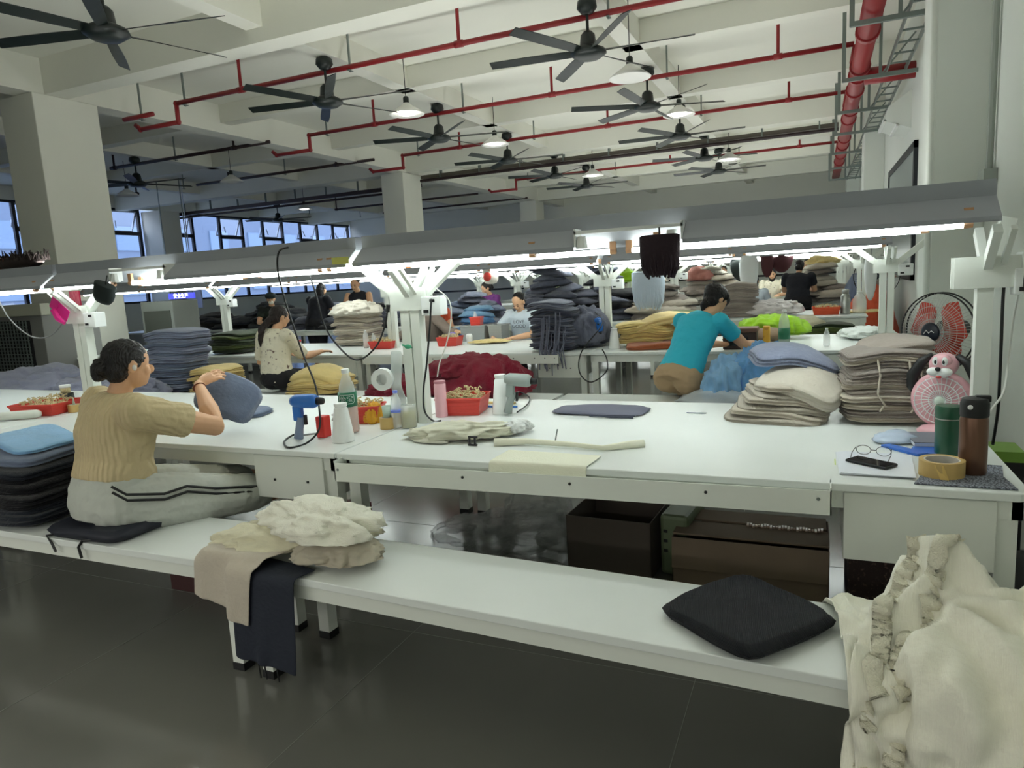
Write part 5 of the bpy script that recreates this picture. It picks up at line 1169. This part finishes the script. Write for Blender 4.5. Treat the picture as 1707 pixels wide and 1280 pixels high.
tag(MB().tube([(-5.0, 2.80, ZT+.03), (-4.98, 2.80, ZT+.03), (-4.78, 2.92, ZT+.03), (-4.76, 2.93, ZT+.03)], [.02, .028, .028, .02], 14).build('paper_roll', mat('soft white roll', (226, 230, 220), .8), None, True), 'white soft roll lying before the left red basket', 'roll')
t = thing('mug_jar', 'dark mug with a white lidded jar behind the left red basket', 'mug', (-5.12, 3.36, ZT)); MB().lathe([(.05, 0), (.055, .01), (.05, .09)], 22).build('mug', BLKM, t, True); MB().tube([(-.05, 0, .075), (-.085, 0, .06), (-.08, 0, .02), (-.05, 0, .015)], .007, 8).build('handle', BLKM, t, True); MB().lathe([(.032, .09), (.034, .13), (.03, .132)], 18).build('jar', YARN, t, True); MB().lathe([(.036, .13), (.038, .134), (.038, .15), (.03, .152)], 18).build('lid', CAPW, t, True)
bottle(-4.92, 3.38, ZT, .13, .022, 'tiny blue translucent bottle behind the yarn basket', mat('pale blue cap', (150, 170, 230), .4))
# tools on the table by the grey glue gun
tag(MB().tube([(-1.9, 3.68, ZT+.004), (-1.75, 3.66, ZT+.004), (-1.6, 3.67, ZT+.004)], .006, 6).build('marker_pen', BLUP), 'blue marker pen lying behind the cream knit pieces', 'pen')
tag(MB().box(-1.86, -1.66, 3.76, 3.79, ZT, ZT+.01).build('yellow_ruler', YELD), 'yellow ruler behind the red basket', 'ruler')
tag(MB().tube([(-2.46, 2.78, ZT+.004), (-2.38, 2.84, ZT+.006), (-2.33, 2.86, ZT+.004)], .005, 6).build('scissors', STEEL), 'small steel snips lying left of the blue gun', 'scissors')
# ring roll and clear strip on the middle post
t = thing('tape_dispenser', 'white plastic ring roll hanging on the middle lamp post', 'roll', (-2.14, 3.12, 1.0)); MB().lathe([(.03, -.02), (.06, -.02), (.06, .02), (.03, .02), (.03, -.02)], 28, (0, 0, 0), (.2, -1, 0)).build('roll', CAPW, t, 2)
P = np.array([[(-2.1+u*.018, 3.155-.004*abs(math.sin(u*1.7)), 1.15-v*.03) for u in range(5)] for v in range(13)]); P[..., 0] += .01*np.sin(np.arange(13)*.9)[:, None]; P[..., 1] -= .02*np.abs(np.sin(np.arange(13)*.7))[:, None]
o = grid_obj('clear_strip', P, mat('milky strip', (222, 230, 228), .3, alpha=.6), None, .002); tag(o, 'milky plastic strip hanging down the middle lamp post', 'strip')
tag(MB().ell((-1.995, 3.165, 1.17), (.022, .006, .012)).tube([(-2.03, 3.165, 1.18), (-1.97, 3.165, 1.165)], .005, 5).build('green_tie', mat('green tie', (70, 170, 130), .5)), 'small green tie on the middle lamp post', 'tie')
# second row objects
basket(at(637, 580, y=7.0).x, 7.05, .752, .30, .24, .085, .1, 'red basket by the beige sweater pile on the second row'); basket(-3.98, 7.25, .752, .26, .22, .10, .1, 'red basket between the middle post and the grey bins'); basket(-6.3, 7.1, .752, .28, .22, .1, .1, 'red basket left of the floral shirt woman on the second row', True)
for i, (px, lb) in enumerate(((795, 'larger grey plastic bin left of the woman in the pale T-shirt'), (832, 'smaller grey plastic bin touching the pale T-shirt woman'))):
    q = at(px, 552, y=7.8); w_ = .34 if i == 0 else .18
    t = basket(q.x, 7.8, .752, w_, .26, .19, 0, lb, False, mat('grey bin', (150, 154, 152), .5), name='plastic_bin'); t['category'] = 'bin'
basket(-3.86, 7.75, .945, .14, .13, .10, .1, 'small red tub standing on the smaller grey bin', False, name='red_tub')
tag(MB().lathe([(.035, 0), (.04, .1), (.03, .13)], 16).build('purple_cup', mat('purple plastic', (140, 120, 190), .4), None, True, loc=(-4.1, 7.55, .752)), 'purple cup behind the red basket of the second row', 'cup')
tag(MB().lathe([(.035, 0), (.04, .09), (.03, .11)], 16).build('white_cup', CAPW, None, True, loc=(-3.85, 7.5, .752)), 'white cup right of the purple cup', 'cup')
bottle(at(602, 570, y=7.0).x, 7.1, .752, .22, .035, 'clear bottle left of the red basket on the second row', CAPW, (.4, PNKL)); bottle(at(615, 570, y=7.1).x, 7.2, .752, .17, .03, 'short clear bottle between the beige pile and red basket', CAPW)
bottle(-3.98, 7.95, .945, .16, .03, 'bottle with red contents on the grey bins', CAPW, (.5, REDB))
cone(-1.84, 6.72, .752, .2, 'white cone on the second row beside the hanging blue gun')
t = gun(-1.90, 6.60, .74, 1.7, BLUP, BLUP, 'bright blue gun hanging by the second row post'); t.rotation_euler = (0, math.pi/2, 1.7); t.location.z = .98; t.location.x = -1.98
t = thing('brown_box', 'brown leather box basket beside the lime sweater', 'basket', (-.62, 6.62, .752)); MB().box(-.16, .13, -.1, .1, 0, .15).build('body', mat('dark brown leather', (62, 46, 42), .5), t, bevel=.01); MB().box(-.17, .14, -.11, .11, .15, .19).build('rim', mat('brown rim', (120, 88, 76), .5), t, bevel=.01); MB().box(-.1, .06, -.104, -.1, .03, .12).build('front_panel', mat('dark glass', (30, 26, 26), .2), t)
tag(MB().box(-.03, .03, -.02, .02, 0, .2).build('yellow_packet', mat('yellow packet', (226, 180, 60), .4, rgb2=(180, 120, 60), vs=20), None, bevel=.008, loc=(-.41, 6.60, .752)), 'yellow printed packet right of the brown box', 'packet')
bottle(-.27, 6.75, .752, .33, .05, 'pink and green labelled bottle behind the blue grey sweater', CAPW, (.4, mat('green drink', (60, 140, 100), .4)), (.2, .5, GRL)); bottle(.08, 6.7, .752, .16, .028, 'little clear bottle left on the white second row table', CAPW)
# third row
basket(.12, 10.75, .752, .36, .28, .10, 0, 'orange basket on the third table row', True, ORNG)
t = thing('steel_flask', 'steel vacuum flask on the third table row', 'flask', (.36, 10.7, .752)); MB().lathe([(.06, 0), (.062, .01), (.06, .24), (.04, .28)], 20).build('body', STEEL, t, True); MB().lathe([(.042, .28), (.045, .33), (.02, .34)], 16).build('cap', STEEL, t, True)
bottle(.54, 10.8, .752, .3, .09, 'big clear jug right of the steel flask', CAPW, name='water_jug')
garment('yellow_cloth', CR[1], YELK, (.62, 10.9, .755), .2, (.2, .12, .05), 'thin yellow cloth at the right end of the third row', 'cloth')
# cartons and bag under the near table
def carton(x0, x1, y0, y1, h, m, label, rz=0, flaps=True, tape=False):
    cx_, cy_ = (x0+x1)/2, (y0+y1)/2; w_, d_ = (x1-x0)/2, (y1-y0)/2
    t = thing('carton', label, 'box', (cx_, cy_, 0), rz); e = .005
    MB().box(-w_, w_, -d_, -d_+e, 0, h).build('front_panel', m, t); MB().box(-w_, w_, d_-e, d_, 0, h).build('back_panel', m, t); MB().box(-w_, -w_+e, -d_, d_, 0, h).build('side_panel', m, t); MB().box(w_-e, w_, -d_, d_, 0, h).build('side_panel', m, t); MB().box(-w_, w_, -d_, d_, .0, .006).build('bottom', m, t)
    if flaps: MB().add([(-w_, -d_, h), (w_, -d_, h), (w_*.98, -d_-.05, h-.13), (-w_*.98, -d_-.05, h-.13)], [(0, 1, 2, 3)]).build('flap', m, t)
    return t
carton(-1.16, -.72, 3.22, 3.66, .285, mat('dark brown carton', (84, 76, 68), .8, var=.05, vs=3), 'tall open brown carton under the middle of the near table', -.05, False)
t = thing('green_case', 'green plastic case behind the tall brown carton', 'case', (-.62, 3.42, 0), -.1); MB().box(-.07, .07, -.14, .2, 0, .31).build('body', mat('green case', (108, 122, 92), .5), t, bevel=.02)
for k in range(3): MB().box(-.05, -.03, -.143, -.14, .12+.05*k, .135+.05*k).build('hole', BLK, t)
t = carton(-.62, .06, 3.16, 3.55, .25, CARDB, 'wide low brown carton with torn tape under the near table', 0, True)
MB().box(-.34, .34, -.16, .02, .252, .260).build('top_flap', CARDB, t); MB().box(-.33, .33, .04, .19, .256, .264).build('top_flap', CARDB, t); tp = MB()
for k in range(26): tp.box(-.02+k*.013, -.01+k*.013, 0.0+.01*math.sin(k*2.1), .025+.012*math.cos(k), .262, .27)
tp.build('torn_tape', mat('clear brown tape', (190, 170, 150), .3), t)
t = thing('dark_crate', 'dark crate with fibres under the right end of the near table', 'crate', (.38, 3.3, 0)); MB().box(-.25, .22, -.2, .2, 0, .36).build('body', mat('dark fibre', (52, 40, 38), .9, rgb2=(96, 76, 70), vs=60, thr=.62, bump=.8, bs=60), t, bevel=.01)
tag(MB().tube([(.70, 3.05, .0), (.72, 3.1, .3), (.71, 3.12, .34)], [.09, .1, .05], 14).build('bin_bag', BLK, None, True), 'black bag at the right edge under the near table', 'bag')
t = thing('clear_bag_heap', 'heap of clear crinkled plastic bags under the near table', 'bag', (-1.6, 3.5, 0))
FILM = mat('crinkled film', (206, 210, 208), .12, alpha=.30, bump=1, bs=35, spec=.9)
for i, (dx, dy, s_, hh_) in enumerate(((-.25, 0, .22, .16), (0, .05, .30, .22), (.22, -.02, .28, .30), (.1, .1, .2, .42), (.32, .08, .2, .2))):
    me = CRH[i % 4].copy(); me.materials.clear(); me.materials.append(FILM); o = link('bag', me, t); o.location = (dx, dy, .01); o.scale = (s_, s_*.8, hh_); o.rotation_euler = (0, 0, i*1.3)
t = thing('shoe_box', 'dark box with purple cloth under the left bench', 'box', (-2.85, 2.55, 0)); MB().box(-.22, .22, -.14, .14, 0, .1).build('box', mat('dark red box', (64, 34, 34), .7), t); me = CR[2].copy(); me.materials.append(mat('purple cloth', (62, 42, 76), .8)); o = link('cloth', me, t); o.location = (.02, 0, .1); o.scale = (.18, .11, .06)
tag(MB().box(-.25, .1, -.05, .2, 0, .22).build('red_stool', mat('dark red plastic', (110, 34, 38), .5), None, bevel=.01, loc=(-2.55, 3.15, 0)), 'dark red plastic stool under the table by the seated woman\'s feet', 'stool')
# cables
def cable(name, label, pts, r=.005, m=BLK, cat='cable'):
    P = [Vector(p) for p in pts]; Q = []
    for i in range(len(P)-1):
        p0 = P[max(i-1, 0)]; p1 = P[i]; p2 = P[i+1]; p3 = P[min(i+2, len(P)-1)]
        for k in range(8):
            t_ = k/8; Q.append(.5*((2*p1)+(p2-p0)*t_+(2*p0-5*p1+4*p2-p3)*t_*t_+(3*p1-p0-3*p2+p3)*t_**3))
    Q.append(P[-1]); o = MB().tube(Q, r, 7).build(name, m, None, True); tag(o, label, cat); return o
A = lambda px, py, y: at(px, py, y=y)
WCAB = mat('white cable', (226, 228, 222), .5)
cable('power_cable', 'long black cable looping over the lamp hood down to the blue gun', [A(488, 412, 3.2), A(466, 418, 2.99), A(463, 450, 2.97), A(475, 500, 2.95), A(488, 540, 2.92), A(505, 590, 2.9), A(525, 640, 2.85), A(532, 680, 2.78), A(532, 715, 2.72), spot(512, 740)+V3(0, 0, .006), spot(482, 748)+V3(0, 0, .006), spot(474, 738)+V3(0, 0, .006), spot(488, 728)+V3(0, 0, .008), A(503, 722, 2.74)])
cable('power_cable', 'black cable hanging in a deep loop left of the middle post', [A(517, 460, 3.1), A(528, 495, 3.1), A(540, 540, 3.1), A(562, 575, 3.1), A(594, 600, 3.1), A(625, 580, 3.12), A(641, 545, 3.14), A(646, 515, 3.15)])
MB().tube([A(646, 520, 3.15), A(647, 508, 3.15)], .011, 8).build('plug', BLK, bpy.data.objects['power_cable.001'])
cable('power_cable', 'black cable from the middle post socket down to the cream knit', [A(719, 498, 3.14), A(716, 550, 3.13), A(711, 610, 3.12), A(706, 650, 3.1), A(708, 685, 3.05), spot(722, 703)+V3(0, 0, .006), spot(735, 703)+V3(0, 0, .006)])
cable('charging_cable', 'white cable from the middle post socket to the pink tumbler', [A(727, 481, 3.15), A(748, 500, 3.18), A(752, 530, 3.2), A(745, 570, 3.25), A(733, 605, 3.33), A(729, 628, 3.36)], .0035, WCAB)
cable('power_cable', 'short black cable arcing behind the grey glue gun', [spot(862, 690)+V3(0, 0, .01), spot(880, 676)+V3(0, 0, .01), spot(882, 664)+V3(0, 0, .01), spot(865, 656)+V3(0, 0, .01), A(852, 660, 3.6)], .004)
cable('power_cable', 'black cable down the wall at the right from the plug box', [A(1676, 455, 3.2), A(1672, 500, 3.2), A(1668, 600, 3.2), A(1664, 680, 3.25), A(1655, 740, 3.4)], .006)
cable('charging_cable', 'white cable hanging down the right wall to the table', [A(1680, 428, 3.25), A(1697, 440, 3.25), A(1699, 480, 3.25), A(1688, 540, 3.25), A(1680, 610, 3.2), A(1672, 655, 3.1), A(1648, 690, 3.0), A(1640, 725, 2.95)], .004, WCAB)
cable('power_cable', 'grey cable drooping from the far left hood to the left post', [A(-8, 488, 3.1), A(15, 530, 3.1), A(50, 560, 3.1), A(80, 562, 3.1), A(100, 545, 3.1), A(105, 530, 3.15)], .005, mat('grey cable', (110, 110, 110), .5))
cable('power_cable', 'black cable looping below the second row table edge', [A(992, 520, 6.9), A(1004, 540, 6.6), A(970, 585, 6.35), A(966, 620, 6.34), A(985, 637, 6.34), A(1010, 620, 6.34), A(1012, 600, 6.34), A(1004, 582, 6.38)], .006)
# right end of the first hood: socket box on the wall side, hooks
t = thing('junction_box', 'beige junction box beside the right lamp post', 'box', (.74, 3.22, 1.35)); MB().box(-.04, .06, -.05, .05, 0, .14).build('box', CAPW, t, bevel=.006); MB().tube([(.04, -.055, .10), (.04, -.055, .02)], .012, 8).build('plug', BLK, t)
MB().bar((-.12, 0, .05), (-.03, 0, .05), .05, .04).build('bracket', WM, t)
tag(MB().tube([(1.245, 4.1, 1.12), (1.2, 4.1, 1.1), (1.2, 4.1, 1.05)], .01, 8).box(1.23, 1.25, 4.05, 4.15, 1.06, 1.16).build('wall_hook', CAPW), 'white wall hook to the right of the end lamp post', 'hook')
# hanging things
def tassel(name, p, w_, h, m, label, cat, pointed=False, fringe=True, sy=.45, flat=False):
    t = thing(name, label, cat, p)
    V = []
    b = MB(); prof = [(.25, 0), (.8, -.04), (1, -.2), (.97, -.5), (.8, -.75), (.5, -.92), (.2, -1)] if pointed else [(.85, 0), (1, -.03), (1, -.45), (.92, -.75), (.7, -.95), (.3, -1)]
    b.lathe([(r*w_/2, z*h) for r, z in reversed(prof)], 24, sy=sy); b.build('cloth', m, t, True)
    if fringe:
        r_ = random.Random(5); f_ = MB()
        for k in range(90):
            a = r_.uniform(0, 6.28); x = math.cos(a)*w_/2*.9; y = math.sin(a)*w_/2*.9*sy; z0 = -h*r_.uniform(.2, .7); z1 = -h*r_.uniform(.85, 1.08); k2 = .75
            f_.tube([(x, y, z0), (x*1.02, y*1.1, (z0+z1)/2), (x*k2, y*k2, z1)], .004, 4)
        f_.build('fringe', m, t)
    MB().tube([(0, 0, 0), (0, 0, max(.03, 1.66-p[2]))], .004, 5).build('loop', BLK, t)
    return t
p = A(1099, 391, 2.98); tassel('tassel_bundle', p, .17, .17, mat('dark plum yarn', (40, 26, 34), .9, bump=.5, bs=60), 'dark plum yarn bundle hanging from the front lamp hood', 'yarn', sy=.5)
p = A(1080, 452, 6.92); tassel('hanging_bag', p, .33, .36, mat('pale blue cloth', (196, 210, 226), .8, bump=.4, bs=40), 'pale blue fringed cloth hanging behind the plum yarn bundle', 'cloth', sy=.4)
p = A(176, 474, 2.97); t = tassel('velvet_hat', p, .16, .12, mat('black green velvet', (16, 28, 28), .8), 'dark green hat hanging from the hood right of the left post', 'hat', fringe=False, sy=.6); t.rotation_euler = (0, .45, 0)
p = A(817, 447, 7.0); t = tassel('hanging_bag', p, .19, .17, mat('white orange cloth', (232, 226, 216), .7), 'white bag with a red round mark hanging in the second row', 'bag', fringe=False); MB().ell((-.02, -.045, -.09), (.05, .015, .05)).build('red_mark', REDB, t, True)
p = A(1248, 424, 10.82); tassel('hanging_bag', p, .27, .58, mat('white cloth bag', (222, 226, 226), .7), 'long white pointed cloth hanging above the far sweaters', 'cloth', True, False)
p = A(1238, 426, 10.98); tassel('hanging_hat', p, .36, .38, BLKM, 'black hat hanging behind the long white cloth', 'hat', True, False)
p = A(1279, 420, 10.85); tassel('hanging_hat', p, .18, .36, mat('maroon cloth', (70, 30, 36), .8), 'slim maroon hat hanging in the third row', 'hat', True, False); p = A(1303, 412, 10.9); tassel('hanging_hat', p, .32, .36, mat('maroon cloth', (70, 30, 36), .8), 'round maroon hat hanging right of the slim one', 'hat', True, False)
p = A(1452, 425, 10.85); tassel('hanging_bag', p, .16, .62, mat('white cloth bag', (222, 226, 226), .7), 'white sleeve of cloth hanging before the distant grey fan', 'cloth', True, False)
p = A(713, 446, 6.2); 
# ribbons on the left post, tape on hood bracket
MAG = mat('magenta ribbon', (226, 40, 140), .4); t = thing('pink_ribbon', 'magenta ribbon tied round the left post arm', 'ribbon', (-4.67, 3.15, 1.46))
MB().bar((-.06, -.05, .06), (.09, -.05, -.05), .08, .004, (0, 1, 0)).bar((-.02, -.055, .02), (.03, -.055, .09), .05, .004, (0, 1, 0)).tube([(-.04, -.05, .0), (.0, -.06, -.06), (.05, -.055, -.09)], [.025, .02, .012], 6).build('ribbon', MAG, t)
tag(MB().box(-4.70, -4.60, 3.21, 3.22, 1.46, 1.58).build('red_cloth_scrap', REDK), 'crimson cloth scrap behind the left post arms', 'scrap')
tag(MB().box(-2.30, -2.20, 2.985, 2.995, 1.62, 1.655).build('tape_patch', mat('yellow green tape', (206, 206, 110), .4)), 'yellow tape patch on the hood bracket left of the middle post', 'tape')
# air cooler at the far left, locker, LED sign
t = thing('air_cooler', 'grey evaporative air cooler with a wire grille at the left edge', 'cooler', (-10.15, 6.0, 0))
MB().box(-.85, .75, 0, .8, 0, 1.52).build('body', mat('cooler grey', (128, 128, 126), .6), t, bevel=.01)
MB().box(-.85, .8, -.03, .1, 1.36, 1.52).build('top_hood', mat('pale beige metal', (176, 176, 160), .5), t, bevel=.01)
MB().box(-.7, .5, -.02, -.0, .35, 1.3).build('opening', mat('dark opening', (34, 34, 38), .8), t)
vb = MB().box(-.006, .006, -.05, -.035, .35, 1.3).mesh('grille_bar'); vb.materials.append(GALV); hb_ = MB().box(-.7, .5, -.052, -.04, -.005, .005).mesh('grille_bar'); hb_.materials.append(GALV)
for k in range(18): link('grille_bar', vb, t, loc=(-.68+k*.068, 0, 0))
for k in range(20): link('grille_bar', hb_, t, loc=(0, 0, .38+k*.047))
t = thing('metal_locker', 'dark grey tall locker beside the left column', 'cabinet', (-9.5, 7.9, 0)); MB().box(-.4, .3, 0, .5, 0, 1.45).build('body', mat('locker grey', (120, 124, 120), .5), t, bevel=.01); MB().box(-.34, .24, -.01, 0, .3, 1.3).build('door', mat('locker dark', (64, 68, 62), .5), t)
t = thing('led_sign', 'blue LED sign with white characters hanging in the left background', 'sign', at(305, 493, y=15))
MB().box(-.55, .45, -.03, .03, -.08, .08).build('panel', mat('blue sign', (56, 60, 190), .4, emit=1.5), t)
o = text_mesh('安全生产', .15, mat('white glow letters', (240, 240, 255), .4, emit=3), t, 'sign_text', .002); o.location = (-.05, -.035, -.05); o.rotation_euler = (math.pi/2, 0, 0)
MB().box(-.5, -.48, -.01, .01, .08, 3.3).box(.38, .40, -.01, .01, .08, 3.3).build('hanger', GALV, t)
tag(MB().box(-.3, .3, -.02, .02, -.3, .3).box(-.01, .01, -.01, .01, .3, 3.85).build('notice_board', mat('white notice', (206, 214, 226), .5), None, loc=at(325, 497, y=16)), 'white notice board below the blue sign', 'board')
struct('trim_20', MB().box(-20, XW, YE-.03, YE, .98, 1.06), BLK)
